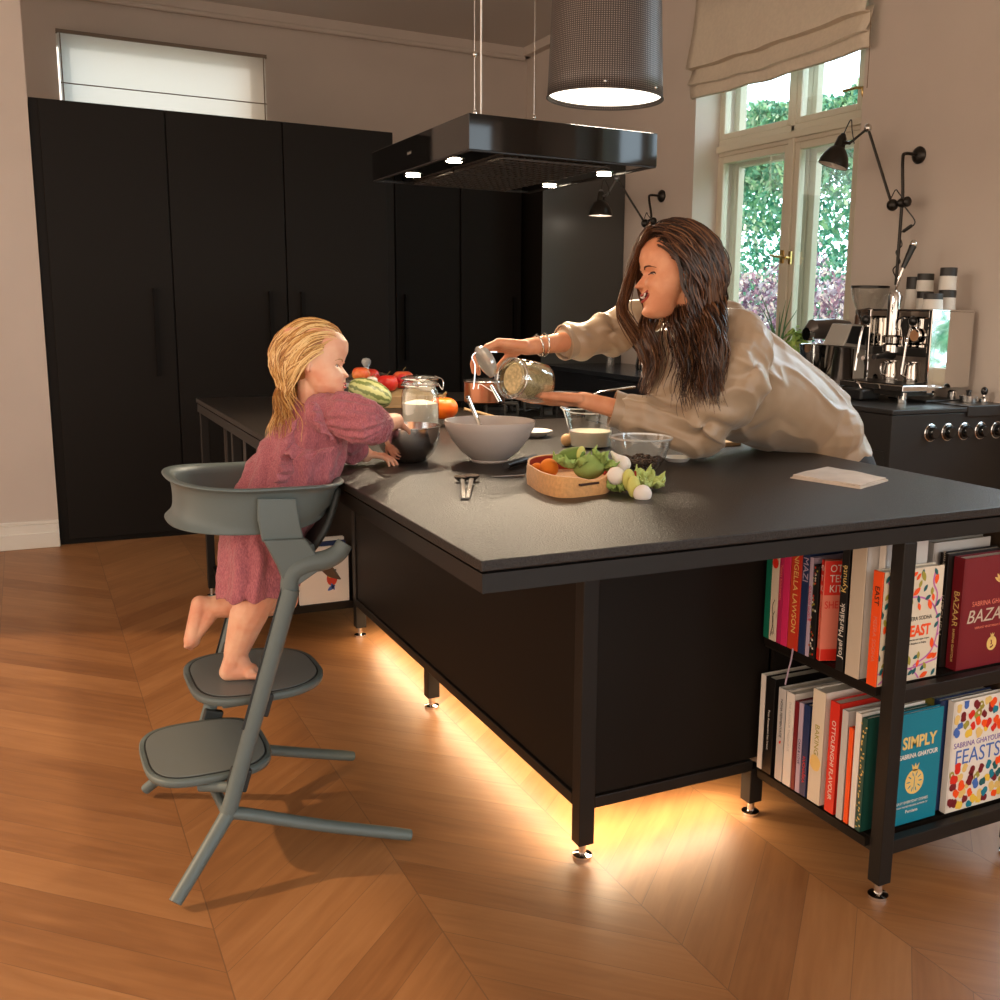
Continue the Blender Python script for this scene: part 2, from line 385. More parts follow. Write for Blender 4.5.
for px in (932, 949, 965.5, 982, 998, 1015):
    p = at(px, 433-(px-932)*.045, y=yc-.01)
    if p.x > 4.07: break
    Mk = frame((p.x, yc, p.z), (1, 0, 0), (0, 0, 1)) @ Matrix.Rotation(PI, 4, 'X')
    Mk = Matrix.Translation((p.x, yc, p.z)) @ Matrix.Rotation(PI/2, 4, 'X')
    k = obj('knob', B().lathe([(.001, .0), (.036, 0), (.037, .006), (.032, .01), (.027, .012), (.026, .03), (.022, .036), (.001, .037)], Mk, 28), kn, rc)
    obj('bezel', B().lathe([(.040, 0), (.0405, .004), (.037, .006)], Mk, 28, cap=False), chrome, k)

# ------------------------------------------------------------------ kitchen island
tx0, tx1, ty0, ty1 = .67, 2.157, 1.612, 4.95
wt = thing('island_worktop', ((tx0+tx1)/2, (ty0+ty1)/2, .86), 'large dark stone worktop of the kitchen island', 'worktop')
obj('slab', B().box((tx0, ty0, T-.02), (tx1, ty1, T)), stone, wt, smooth=False, bevel=.0025)
b = B(); zl, zh = .858, .893
b.box((tx0+.004, ty0+.004, zl), (tx1-.004, ty0+.045, zh)); b.box((tx0+.004, ty0+.045, zl), (tx0+.045, ty1-.004, zh)); b.box((tx1-.045, ty0+.045, zl), (tx1-.004, ty1-.004, zh)); b.box((tx0+.045, ty1-.045, zl), (tx1-.045, ty1-.004, zh))
b.box((tx0+.02, ty0+.02, zh), (tx1-.02, ty1-.02, T-.02)); b.box((1.125, ty0+.045, zl), (1.165, ty1-.045, zh)); b.box((tx0+.045, 2.08, zl), (tx1-.045, 2.12, zh)); b.box((tx0+.045, 4.06, zl), (tx1-.045, 4.10, zh))
obj('steel_frame', b, frame_m, wt, smooth=False)
px0, py0, py1 = 1.125, 2.078, 4.06
pw = .042
def foot(parent, x, y):
    obj('foot', B().lathe([(.001, 0), (.024, 0), (.024, .008), (.010, .012), (.010, .05), (.001, .05)], Matrix.Translation((x, y, 0)), 20), chrome, parent)
def leg(parent, x, y, z0, z1, w=pw, m=frame_m):
    l = obj('leg', B().box((x, y, z0), (x+w, y+w, z1)), m, parent, smooth=False, bevel=.002)
    foot(l, x+w/2, y+w/2); return l
ic = thing('island_cabinet', (1.6, 3.0, 0), 'closed black panelled cabinet under the island worktop, lit from below', 'cabinet')
leg(ic, px0, py0, .04, zl); leg(ic, px0, 3.17, .04, .14); leg(ic, px0, py1-.03, .04, zl); leg(ic, 1.645, py0, .04, .14)
b = B(); b.box((px0+.006, py0+pw, .17), (px0+.02, py1-.035, zl)); b.box((px0+pw, py0+.006, .17), (1.69, py0+.02, zl)); b.box((px0+.02, 4.05, .17), (tx1-.05, 4.06, zl)); b.box((tx1-.06, py0+.02, .17), (tx1-.05, 4.06, zl)); b.box((px0+.02, py0+.02, .165), (tx1-.06, 4.05, .175))
obj('panel', b, black, ic, smooth=False)
b = B(); b.box((px0, py0+pw, .135), (px0+pw, py1-.03, .165)); b.box((px0+pw, py0, .135), (1.65, py0+pw, .165)); obj('bottom_rail', b, frame_m, ic, smooth=False, bevel=.002)
for a, c in ((py0+pw, py0+pw+.03),): pass
ledm = mat('led_strip', (1, .8, .5), .5, emit=(1, .62, .25), estr=14)
b = B(); b.box((px0+.07, py0+.07, .125), (px0+.082, py1, .134)); b.box((px0+.085, py0+.07, .125), (1.62, py0+.082, .134)); obj('led_strip', b, ledm, ic, smooth=False)
# open bookshelf on the right front
bs = thing('bookshelf', (1.91, 1.85, 0), 'black steel open bookshelf under the front of the island worktop', 'shelf')
bx0 = 1.667
leg(bs, bx0, ty0+.002, .04, zl, .038); leg(bs, tx1-.045, ty0+.002, .04, zl, .038)
for z0 in (.112, .482):
    s = B(); s.box((bx0-.011, ty0+.045, z0+.012), (tx1-.008, py0-.012, z0+.033)); obj('shelf_board', s, black, bs, smooth=False)
    s = B(); s.box((bx0+.038, ty0+.004, z0), (tx1-.045, ty0+.03, z0+.034)); s.box((bx0+.002, ty0+.038, z0), (bx0+.03, py0-.002, z0+.034)); obj('shelf_rail', s, frame_m, bs, smooth=False, bevel=.0015)
obj('back_board', B().box((2.10, ty0+.045, .15), (2.112, py0-.002, zl)), mat('brown_board', (.06, .035, .02), .5), bs, smooth=False)
obj('rear_board', B().box((1.69, py0-.012, .15), (2.1, py0-.002, zl)), black, bs, smooth=False)
# open shelf at the far left, behind the chair
ls = thing('open_shelf', (.9, 4.5, 0), 'open black steel shelf at the far left end of the island, behind the high chair', 'shelf')
for (x, y) in ((tx0+.01, ty1-.05), (tx0+.12, ty1-.05), (tx0+.01, 4.1)): leg(ls, x, y, .04, zl, .034)
for z0 in (.11, ):
    obj('shelf_board', B().box((tx0+.03, 4.1, z0), (px0+.1, ty1-.02, z0+.03)), black, ls, smooth=False)
obj('shelf_board', B().box((tx0+.03, 4.3, .52), (px0+.1, ty1-.02, .54)), black, ls, smooth=False)
obj('divider', B().box((px0+.01, 4.1, .14), (px0+.03, ty1-.03, zl)), black, ls, smooth=False)
rod = mat('grey_rod', (.12, .10, .085), .35, .8)
for px in (226, 245, 258):
    y = at(px, 440, x=tx0+.02).y
    obj('upright_bar', B().box((tx0+.014, y, .54), (tx0+.022, y+.008, zl)), rod, ls, smooth=False)

# ------------------------------------------------------------------ extractor hood
zb = 1.80
hA = at(469, 150.4, z=zb); hD = at(375, 182, z=zb); hB = at(658.6, 167.5, z=zb)
hx0, hx1, hy0, hy1 = hA.x, hB.x, hA.y, hD.y
hz = at(469, 112.6, y=hy0).z
hd = thing('extractor_hood', ((hx0+hx1)/2, (hy0+hy1)/2, zb), 'black glass box extractor hood hanging above the island', 'extractor hood')
b = B(); b.box((hx0, hy0, zb+.004), (hx1, hy1, hz)); obj('casing', b, blackgl, hd, smooth=False, bevel=.0015)
b = B(); b.box((hx0+.002, hy0+.002, zb), (hx1-.002, hy0+.012, zb+.004)); b.box((hx0+.002, hy1-.012, zb), (hx1-.002, hy1-.002, zb+.004)); b.box((hx0+.002, hy0+.012, zb), (hx0+.012, hy1-.012, zb+.004)); b.box((hx1-.012, hy0+.012, zb), (hx1-.002, hy1-.012, zb+.004)); obj('rim', b, dark, hd, smooth=False)
b = B(); grl = mat('grille_metal', (.09, .07, .055), .35, .8)
for (ya, yb_) in ((hy0+.07, (hy0+hy1)/2-.01), ((hy0+hy1)/2+.01, hy1-.07)):
    n = 16
    for k in range(n):
        x = lerp(hx0+.14, hx1-.14, k/(n-1)); b.box((x-.003, ya, zb-.004), (x+.003, yb_, zb+.002))
    for k in range(9):
        y = lerp(ya, yb_, k/8); b.box((hx0+.137, y-.004, zb-.006), (hx1-.137, y+.004, zb))
obj('filter_grille', b, grl, hd, smooth=False)
lampm = mat('hood_lamp', (1, 1, 1), .5, emit=(1, .84, .62), estr=60)
def add_light(name, kind, loc, energy, color, target=None, size=.1, spot=1.5, blend=.6, parent=None, sy=None):
    l = bpy.data.lights.new(name, kind); l.energy = energy; l.color = color
    if kind == 'AREA':
        l.size = size
        if sy: l.shape = 'RECTANGLE'; l.size_y = sy
    elif kind == 'SPOT': l.spot_size = spot; l.spot_blend = blend; l.shadow_soft_size = size
    elif kind == 'POINT': l.shadow_soft_size = size
    o = bpy.data.objects.new(name, l); COL.objects.link(o); o.location = loc
    if target is not None: o.rotation_euler = (V(target)-V(loc)).to_track_quat('-Z', 'Y').to_euler()
    return o
for (px, py) in ((454, 162), (413, 176.5), (549.5, 187), (604, 175.5)):
    p = at(px, py, z=zb-.002)
    l = obj('downlight', B().lathe([(.026, 0), (.034, 0), (.034, -.002), (.026, -.002), (.026, 0)], Matrix.Translation((p.x, p.y, zb+.0005)), 24), steel, hd)
    obj('bulb', B().lathe([(.001, 0), (.025, 0), (.025, -.0015), (.001, -.0015)], Matrix.Translation((p.x, p.y, zb)), 20), lampm, l)
    add_light('hood_spot', 'SPOT', (p.x, p.y, zb-.02), 29, (1, .80, .56), (lerp(p.x, 1.15, .35), lerp(p.y, 2.9, .35), .9), .03, 2.3, .7)
b = B(); 
for (px, py) in ((481, 110), ):
    p = at(px, py, y=lerp(hy0, hy1, .1)); b.tube([(p.x, p.y, hz), (p.x, p.y, ZC)], .003, 8)
obj('power_cable', b, mat('white_cable', (.8, .77, .72), .5), hd)
for x, y in ((hx0+.03, hy0+.03), (lerp(hx0, hx1, .95), hy1-.1)):
    b = B(); b.tube([(x, y, hz), (x, y, ZC)], .0012, 6); b.ell((x, y, hz+.006), (.006, .006, .008)); b.ell((x, y, hz+.17), (.006, .006, .008)); obj('suspension_wire', b, steel, hd)
text('logo', 'berbel', .016, frame((hx0-.0005, lerp(hy0, hy1, .56), lerp(zb, hz, .52)), (0, -1, 0), (0, 0, 1)), mat('logo_grey', (.35, .33, .3), .4), hd)

# ------------------------------------------------------------------ pendant lamp
lp = at(605, 99, y=3.3)
pr = .5*116/F*(lp-V((0, 0, H))).dot(CF)
sh = thing('pendant_lamp', lp, 'large grey perforated drum pendant lamp glowing white underneath', 'lamp')
sm = mat('perforated_shade', (.085, .07, .06), .4, .4)
def perf():
    m = bpy.data.materials.new('perforated_metal'); m.use_nodes = True; nt = m.node_tree; bb = nt.nodes['Principled BSDF']; k = NB(nt)
    tc = nt.nodes.new('ShaderNodeTexCoord'); sp = nt.nodes.new('ShaderNodeSeparateXYZ'); nt.links.new(tc.outputs['UV'], sp.inputs[0])
    u = k.m('MULTIPLY', sp.outputs[0], 150); v = k.m('MULTIPLY', sp.outputs[1], 64)
    fu = k.m('SUBTRACT', k.m('FRACT', u), .5); fv = k.m('SUBTRACT', k.m('FRACT', v), .5)
    d = k.m('ADD', k.m('MULTIPLY', fu, fu), k.m('MULTIPLY', fv, fv)); s = k.m('LESS_THAN', d, .075)
    mx = nt.nodes.new('ShaderNodeMix'); mx.data_type = 'RGBA'; nt.links.new(s, mx.inputs[0]); mx.inputs[6].default_value = (.052, .042, .038, 1); mx.inputs[7].default_value = (.26, .21, .185, 1)
    nt.links.new(mx.outputs[2], bb.inputs['Base Color']); bb.inputs['Roughness'].default_value = .45; bb.inputs['Metallic'].default_value = .2
    return m
zt_ = lp.z+.36
bm = bmesh.new(); uvl = bm.loops.layers.uv.new('uv'); n = 64; prof = [(pr, lp.z), (pr*.985, lp.z+.06), (pr*.93, lp.z+.33), (pr*.9, lp.z+.42)]
rv = [[bm.verts.new((lp.x+r*math.cos(2*PI*k/n), lp.y+r*math.sin(2*PI*k/n), z)) for k in range(n)] for r, z in prof]
for i in range(len(prof)-1):
    for k in range(n):
        f = bm.faces.new([rv[i][k], rv[i][(k+1) % n], rv[i+1][(k+1) % n], rv[i+1][k]])
        for l, (uu, vv) in zip(f.loops, ((k, i), (k+1, i), (k+1, i+1), (k, i+1))): l[uvl].uv = (uu/n, (prof[vv][1]-lp.z)/.42)
o = obj('lamp_shade', bm, perf(), sh, ang=60); md = o.modifiers.new('s', 'SOLIDIFY'); md.thickness = .003
obj('rim', B().tube([(lp.x+pr*math.cos(2*PI*k/64), lp.y+pr*math.sin(2*PI*k/64), lp.z) for k in range(65)], .003, 8, cap=False), sm, sh)
obj('diffuser', B().lathe([(.001, 0), (pr*.97, 0), (pr*.97, .008), (.001, .008)], Matrix.Translation((lp.x, lp.y, lp.z+.012)), 48), mat('diffuser_glow', (1, .97, .92), .5, emit=(1, .90, .76), estr=2.6), sh)
obj('cap', B().lathe([(pr*.9, 0), (.06, .03), (.03, .07), (.001, .07)], Matrix.Translation((lp.x, lp.y, lp.z+.42)), 32), sm, sh)
obj('cord', B().tube([(lp.x, lp.y, lp.z+.48), (lp.x, lp.y, ZC)], .003, 8), dark, sh)
for a in (0.2, 2.3, 4.2, 5.2): 
    obj('screw', B().ell((lp.x+pr*.995*math.cos(a), lp.y+pr*.995*math.sin(a), lp.z+.018), .006, seg=10, rg=6), chrome, sh)
add_light('pendant_light', 'AREA', (lp.x, lp.y, lp.z-.004), 16, (1, .88, .72), (lp.x, lp.y, 0), pr*1.6)

# ------------------------------------------------------------------ books
BC = dict(green=hexc(10, 110, 85), cream=hexc(225, 212, 190), pink=hexc(225, 45, 105), magenta=hexc(190, 35, 90), orange_red=hexc(205, 62, 38), navy=hexc(28, 48, 92), lilac=hexc(190, 170, 190), ink=hexc(18, 15, 14), red=hexc(222, 45, 28), salmon=hexc(232, 130, 108), white=hexc(235, 228, 218), orange=hexc(250, 85, 20), wine=hexc(120, 22, 32), brown=hexc(30, 22, 18), teal=hexc(0, 125, 150), paper=hexc(228, 220, 205), grey=hexc(200, 196, 192), beige=hexc(205, 190, 170), gold=hexc(235, 200, 120), yellow=hexc(240, 200, 70), blue=hexc(70, 110, 190), purple=hexc(120, 90, 170), dkteal=hexc(25, 95, 100), branch=hexc(200, 110, 180), olive=hexc(165, 155, 60), dkgreen=hexc(20, 70, 60))
def bm_(c): return mat('book_'+c, BC[c], .45, bump=.02)
paper = mat('paper_pages', BC['paper'], .9, noise_amt=.12, nscale=60, stretch=(1, 60, 1))
def book(y1, y0, h, w, cover, label, x=1.654, z=.497, lean=0, spine=None, group=None, name='cookbook', shelf='middle'):
    """upright book: spine towards -x, front cover towards -y; y0 nearer to the camera"""
    t = thing(name, (x, (y0+y1)/2, z), label, 'book', group)
    R = Matrix.Translation((x, y0, z)) @ Matrix.Rotation(lean, 4, 'X') @ Matrix.Translation((-x, -y0, -z))
    k = .003
    c = B()
    c.box((x, y0, z), (x+w, y0+k, z+h), R); c.box((x, y1-k, z), (x+w, y1, z+h), R)
    if spine is not None: c.mi = 1
    c.box((x-.002, y0, z), (x+k, y1, z+h), R)
    co = obj('cover', c, [bm_(cover)]+([bm_(spine)] if spine else []), t, smooth=False, bevel=.0008)
    obj('pages', B().box((x+k, y0+k, z+.004), (x+w-.004, y1-k, z+h-.004), R), paper, t, smooth=False)
    t2 = (t, co, x, y0, y1, z, h, w, R)
    return t2
def spine_text(bk, s, zc, size, color, up=False, dy=0, ital=0):
    t, co, x, y0, y1, z, h, w, R = bk
    M = R @ frame((x-.0024, (y0+y1)/2+dy, z+zc), (0, 0, 1 if up else -1), (0, 1 if up else -1, 0))
    # local z must point to -x
    M = R @ frame((x-.0026, (y0+y1)/2+dy, z+zc), (0, 0, -1), (0, -1, 0)) if not up else R @ frame((x-.0026, (y0+y1)/2+dy, z+zc), (0, 0, 1), (0, 1, 0))
    return text('spine_title', s, size, M, bm_(color), co, shear=ital)
def cover_text(bk, s, xc, zc, size, color, ital=0, sx=1, bold=0):
    t, co, x, y0, y1, z, h, w, R = bk
    return text('cover_title', s, size, R @ frame((x+xc, y0-.0006, z+zc), (1, 0, 0), (0, 0, 1)), bm_(color), co, sx=sx, shear=ital, bold=bold)
def art(bk, polys, name='cover_art', side='front', eps=.0008):
    """flat printed shapes on the cover: list of (colour, [(u, v)...]) in metres"""
    t, co, x, y0, y1, z, h, w, R = bk
    b = B(); cols = []
    for c, pl in polys:
        if c not in cols: cols.append(c)
        b.mi = cols.index(c)
        if side == 'front': vs = [b.bm.verts.new(R @ V((x+u, y0-eps-.00004*cols.index(c), z+v))) for u, v in pl]
        else: vs = [b.bm.verts.new(R @ V((x-.0026, y1-u, z+v))) for u, v in pl]
        b.face(vs)
    return obj(name, b, [bm_(c) for c in cols], co, smooth=False, fix=False)
def leafp(u, v, l, w, a, n=5):
    up, dn = [], []
    for i in range(n+1):
        t = i/n; r = w*math.sin(PI*t)**.8
        up.append((t*l, r)); dn.append((t*l, -r))
    pl = up+dn[-2:0:-1]; ca, sa = math.cos(a), math.sin(a)
    return [(u+p*ca-q*sa, v+p*sa+q*ca) for p, q in pl]
def clampp(pl, w, h, mar=.002): return [(min(max(u, mar), w-mar), min(max(v, mar), h-mar)) for u, v in pl]
def ribbon(pts, wd):
    pts = [V((p[0], p[1], 0)) for p in pts]; pts = [V(p) for p in spl(pts, 5)]; L, R_ = [], []
    out = []
    for i in range(len(pts)-1):
        d = (pts[i+1]-pts[i]).normalized(); n = V((-d.y, d.x, 0))*wd/2
        out.append([tuple((pts[i]+n).xy), tuple((pts[i+1]+n).xy), tuple((pts[i+1]-n).xy), tuple((pts[i]-n).xy)])
    return out
RU = random.Random(3)
# middle shelf, from the back (left in view) to the front
zs = .5155
k = book(2.066, 2.045, .262, .17, 'green', 'green-spined cookbook at the far left end of the middle shelf', z=zs, lean=0)
k = book(2.043, 2.016, .262, .17, 'cream', 'cream cookbook with a red spot and black branches on its spine', z=zs)
pl = [('red', [(.013+.012*math.cos(a), .205+.014*math.sin(a)) for a in [i*PI/6 for i in range(12)]])]+[('ink', q) for q in ribbon([(.006, .01), (.015, .05), (.010, .09), (.018, .11)], .002)]+[('ink', q) for q in ribbon([(.02, .02), (.012, .06), (.02, .08)], .0015)]
for i in range(14): pl.append(('ink', leafp(RU.uniform(.004, .02), RU.choice([RU.uniform(.01, .1), RU.uniform(.225, .25)]), .006, .0015, RU.uniform(0, 6))))
art(k, pl, 'spine_art', 'spine')
k = book(2.013, 1.998, .258, .18, 'magenta', 'dark pink thin cookbook beside the cream one', z=zs); spine_text(k, 'Tomas Kitchenette', .16, .012, 'salmon')
k = book(1.996, 1.972, .262, .18, 'pink', 'bright pink cookbook on the middle shelf', z=zs)
k = book(1.969, 1.930, .268, .19, 'orange_red', 'brick red cookbook with its author name in pale letters', z=zs); NIG = k; spine_text(k, 'NIGELLA LAWSON', .145, .024, 'gold')
art(k, [('red', [(.029, .002), (.031, .002), (.031, .266), (.029, .266)]), ('red', [(.034, .002), (.0355, .002), (.0355, .266), (.034, .266)])], 'spine_art', 'spine')
k = book(1.927, 1.903, .27, .19, 'navy', 'navy blue cookbook with tall pale letters at the top of its spine', z=zs); spine_text(k, 'MAZI', .215, .027, 'lilac')
k = book(1.900, 1.888, .25, .17, 'lilac', 'thin lilac cookbook with pink letters on its spine', z=zs); spine_text(k, 'GULLIANI GUGLIE', .135, .011, 'magenta')
k = book(1.885, 1.866, .235, .17, 'ink', 'black cookbook with a painted vegetable pattern in the middle row', z=zs)
pl = []
for i in range(40): pl.append((RU.choice(['olive', 'beige', 'orange_red', 'dkgreen', 'paper']), leafp(RU.uniform(.001, .012), RU.uniform(.005, .225), .007, .0028, RU.uniform(0, 6))))
art(k, pl, 'spine_art', 'spine')
k = book(1.838, 1.820, .25, .165, 'salmon', 'red and salmon cookbook leaning to the right against the black book', z=zs+.003, lean=DEG(0), spine='salmon')
k[0].name = 'cookbook_leaning' if False else k[0].name
art(k, [('red', [(0, .165), (.018, .165), (.018, .25), (0, .25)])], 'spine_band', 'spine'); art(k, [('red', [(0, 0), (.018, 0), (.018, .03), (0, .03)])], 'spine_band', 'spine')
art(k, [('red', [(0, .165), (.165, .165), (.165, .249), (0, .249)])], 'colour_band'); art(k, [('red', [(0, .001), (.165, .001), (.165, .03), (0, .03)])], 'colour_band')
for s, zz in (('OTTOLENGHI', .23), ('TEST', .205), ('KITCHEN', .18)): text('cover_title', s, .026, k[8] @ frame((k[2]+.012, k[3]-.0012, k[5]+zz), (1, 0, 0), (0, 0, 1)), bm_('white'), k[1], sx=.85, align='LEFT')
text('cover_title', 'SHELF', .026, k[8] @ frame((k[2]+.03, k[3]-.0012, k[5]+.14), (1, 0, 0), (0, 0, 1)), bm_('red'), k[1], sx=.8)
for s, zz in (('O', .23), ('T', .205), ('K', .18)): text('spine_title', s, .02, frame((k[2]-.0032, 1.828, k[5]+zz), (0, -1, 0), (0, 0, 1)), bm_('white'), k[1])
spine_text(k, 'OTTOLENGHI TEST KITCHEN', .1, .007, 'red')
# splay of this book: turned a little so that its cover shows
for o in (k[0],): o.rotation_euler = (0, 0, DEG(-20)); o.location = (1.655, 1.853, o.location.z)
k = book(1.790, 1.765, .315, .2, 'ink', 'tall black cookbook with a pale and yellow author name up its spine', z=zs)
spine_text(k, 'Josef Maršálek', .10, .023, 'white', up=True); spine_text(k, 'Kynuté', .225, .023, 'gold', up=True)
k = book(1.757, 1.712, .318, .145, 'grey', 'tall thick pale grey book behind the corner post', z=zs, spine='beige')
k = book(1.686, 1.656, .268, .187, 'cream', 'cookbook with an orange spine and leafy branch cover on the middle shelf', z=zs, spine='orange')
spine_text(k, 'EAST', .212, .02, 'ink'); spine_text(k, 'MEERA SODHA', .11, .016, 'salmon')
W_, H_ = .187, .268; pl = []
for br in ([(.002, .03), (.05, .035), (.1, .03), (.2, .045)], [(.03, .17), (.06, .195), (.11, .20), (.155, .18), (.178, .14), (.178, .10), (.16, .06), (.11, .035)], [(.165, .165), (.17, .20), (.155, .23), (.16, .262)], [(.01, .25), (.03, .225), (.06, .205)], [(.178, .1), (.19, .11), (.197, .14)], [(.08, .197), (.085, .23), (.08, .265)], [(.165, .17), (.185, .19), (.197, .22)], [(.1, .03), (.12, .015), (.13, .002)], [(.03, .032), (.02, .015), (.005, .005)], [(.172, .08), (.185, .07), (.197, .075)]):
    for q in ribbon(br, .0042): pl.append(('branch', clampp(q, W_, H_)))
lv = []
tries = 0
while len(lv) < 72 and tries < 4000:
    tries += 1
    u, v = RU.uniform(.01, W_-.01), RU.uniform(.01, H_-.01)
    if .06 < u < .172 and .075 < v < .170: continue
    if any((u-a)**2+(v-b_)**2 < .0145**2 for a, b_ in lv): continue
    lv.append((u, v)); big = RU.random() < .15
    pl.append((RU.choice(['dkteal', 'dkteal', 'dkteal', 'olive', 'orange'] if not big else ['orange', 'olive']), clampp(leafp(u-.007, v-.007, .028 if big else .02, .0065 if big else .0048, RU.uniform(.3, 2.2)), W_, H_)))
art(k, pl)
cover_text(k, 'MEERA SODHA', .118, .148, .0140, 'ink', sx=.85); cover_text(k, 'EAST', .124, .118, .036, 'orange', sx=.8, bold=.0012); cover_text(k, '120 vegetarian and vegan recipes', .115, .098, .006, 'ink'); cover_text(k, 'from Bangalore to Beijing', .115, .089, .006, 'ink')
x2 = 1.872
k = book(1.716, 1.691, .28, .19, 'brown', 'dark brown cookbook with pale spine letters behind the wine red one', x=x2+.020, z=zs); spine_text(k, 'KITCHEN', .13, .024, 'beige'); spine_text(k, 'DARRA GOLDSTEIN', .25, .008, 'beige')
k = book(1.688, 1.655, .275, .2, 'wine', 'wine red cookbook with gold title facing the room', x=x2+.036, z=zs)
spine_text(k, 'BAZAAR', .15, .023, 'gold'); spine_text(k, 'SABRINA GHAYOUR', .06, .009, 'gold')
cover_text(k, 'SABRINA GHAYOUR', .105, .160, .0175, 'salmon', sx=.9); cover_text(k, 'BAZAAR', .105, .128, .046, 'beige', ital=.25); cover_text(k, 'VIBRANT VEGETARIAN RECIPES', .105, .100, .008, 'salmon')
def pome(u, v, s, c='gold'):
    o = [(c, [(u+s*math.cos(a), v+s*1.05*math.sin(a)) for a in [i*PI/10 for i in range(20)]]), (c, [(u-s*.25, v+s*.9), (u+s*.25, v+s*.9), (u+s*.42, v+s*1.55), (u+s*.12, v+s*1.25), (u, v+s*1.6), (u-s*.12, v+s*1.25), (u-s*.42, v+s*1.55)])]
    return o
pl = pome(.112, .055, .017)
for i in range(7): pl.append(('gold', leafp(.128, .205, .03, .004, PI*.1+i*.38)))
for i in range(5): pl.append(('wine', leafp(.106+.003*i, .045+.006*(i % 3), .008, .0022, i)))
art(k, pl)
# more books deeper in, of which the tops show
for i, (ya, yb2, hh, c, s) in enumerate([(2.055, 2.02, .30, 'navy', 'far back of the right column'), (2.017, 1.985, .285, 'blue', 'second from the back of the right column'), (1.98, 1.94, .30, 'grey', 'third from the back of the right column'), (1.935, 1.90, .29, 'teal', 'middle of the right column'), (1.895, 1.85, .30, 'cream', 'in front of the teal one in the right column'), (1.845, 1.80, .295, 'navy', 'deep in the right column, fourth behind the wine red book'), (1.795, 1.76, .297, 'cream', 'right column, its top seen behind the brown book'), (1.755, 1.728, .30, 'grey', 'right column, directly behind the dark brown book')]):
    book(ya, yb2, hh, .19, c, c.replace('_', ' ')+' cookbook, '+s, x=x2+.01, z=zs)
k = book(1.709, 1.690, .325, .13, 'grey', 'tall pale book standing up between post and blue page tops', x=1.69, z=zs, spine='white')
# bottom shelf
z2 = .153
k = book(2.064, 2.046, .262, .2, 'white', 'white book at the far left end of the bottom shelf', z=z2)
k = book(2.043, 2.006, .262, .2, 'ink', 'thick black book with a small white spine title on the bottom shelf', z=z2); spine_text(k, 'Toto Restaurant bez hranic', .12, .010, 'white', up=False)
k = book(1.990, 1.962, .25, .2, 'grey', 'grey book with dark spine letters, bottom shelf left', z=z2, spine='grey'); spine_text(k, 'NOMA FERMENTACE', .17, .011, 'ink')
art(k, [('red', leafp(.012, .10, .012, .003, 1))], 'spine_art', 'spine')
k = book(1.958, 1.928, .25, .2, 'white', 'off-white book beside the grey one on the bottom shelf', z=z2); spine_text(k, 'THE FLAVOUR THESAURUS', .16, .011, 'grey')
k = book(1.925, 1.911, .236, .19, 'wine', 'dark red slim book on the bottom shelf', z=z2)
k = book(1.908, 1.892, .238, .19, 'lilac', 'pale lilac slim book with blue letters on the bottom shelf', z=z2); spine_text(k, 'CAKE & LOVE', .11, .011, 'navy')
k = book(1.890, 1.868, .24, .19, 'navy', 'navy book with red letters low on its spine, bottom shelf', z=z2); spine_text(k, 'KUCHAŘKA', .07, .013, 'red')
k = book(1.860, 1.816, .292, .2, 'white', 'thick white baking book with a yellow slice on its spine', z=z2, spine='cream'); spine_text(k, 'BAKING', .165, .022, 'olive'); 
art(k, [('gold', [(.022+.019*math.cos(a)+.001*math.sin(5*a), .105+.021*math.sin(a)) for a in [i*PI/12 for i in range(24)]])], 'spine_art', 'spine')
k = book(1.797, 1.765, .283, .2, 'red', 'red book with white title running down its spine, bottom shelf', z=z2); spine_text(k, 'OTTOLENGHI FLAVOUR', .135, .0185, 'white')
k = book(1.755, 1.735, .275, .2, 'grey', 'light grey plain book right of the red one, bottom shelf', z=z2)
k = book(1.729, 1.715, .24, .18, 'orange', 'low orange book right of the plain grey one', z=z2)
k = book(1.710, 1.692, .285, .2, 'white', 'narrow white book beside the green patterned one, bottom shelf', z=z2)
k = book(1.688, 1.672, .28, .2, 'dkgreen', 'dark green book with gold pattern beside the corner post', z=z2)
art(k, [('gold', leafp(RU.uniform(.002, .012), .01+.0065*i, .007, .002, RU.uniform(0, 6))) for i in range(40)], 'spine_art', 'spine')
k = book(1.670, 1.655, .28, .172, 'teal', 'teal cookbook with golden title and pomegranate on its front', z=z2, x=1.706, spine='dkteal')
cover_text(k, 'SIMPLY', .099, .205, .041, 'gold', sx=.85, bold=.0013); cover_text(k, 'SABRINA GHAYOUR', .100, .172, .0165, 'white', sx=.82, bold=.0004)
pl = pome(.092, .105, .030)+[('teal', leafp(.092, .08+.0, .045, .0012, PI/2))]
for i in range(10):
    a = i*PI/5; pl.append(('teal', leafp(.092+.012*math.cos(a), .105+.013*math.sin(a), .014, .0016, a)))
art(k, pl); cover_text(k, 'EASY EVERYDAY DISHES', .09, .055, .0095, 'white'); cover_text(k, 'FROM THE BESTSELLING AUTHOR OF', .09, .044, .006, 'white'); cover_text(k, 'Persiana', .09, .031, .012, 'white')
k = book(1.690, 1.671, .285, .19, 'navy', 'dark blue book with teal spine letters behind the patterned white one', x=x2+.012, z=z2); spine_text(k, 'PERSIANA', .12, .015, 'teal')
k = book(1.667, 1.648, .287, .2, 'white', 'white cookbook covered in colourful teardrop shapes on the bottom shelf', x=x2+.034, z=z2, spine='white')
W_, H_ = .2, .287; lv = []; pl = []; tries = 0
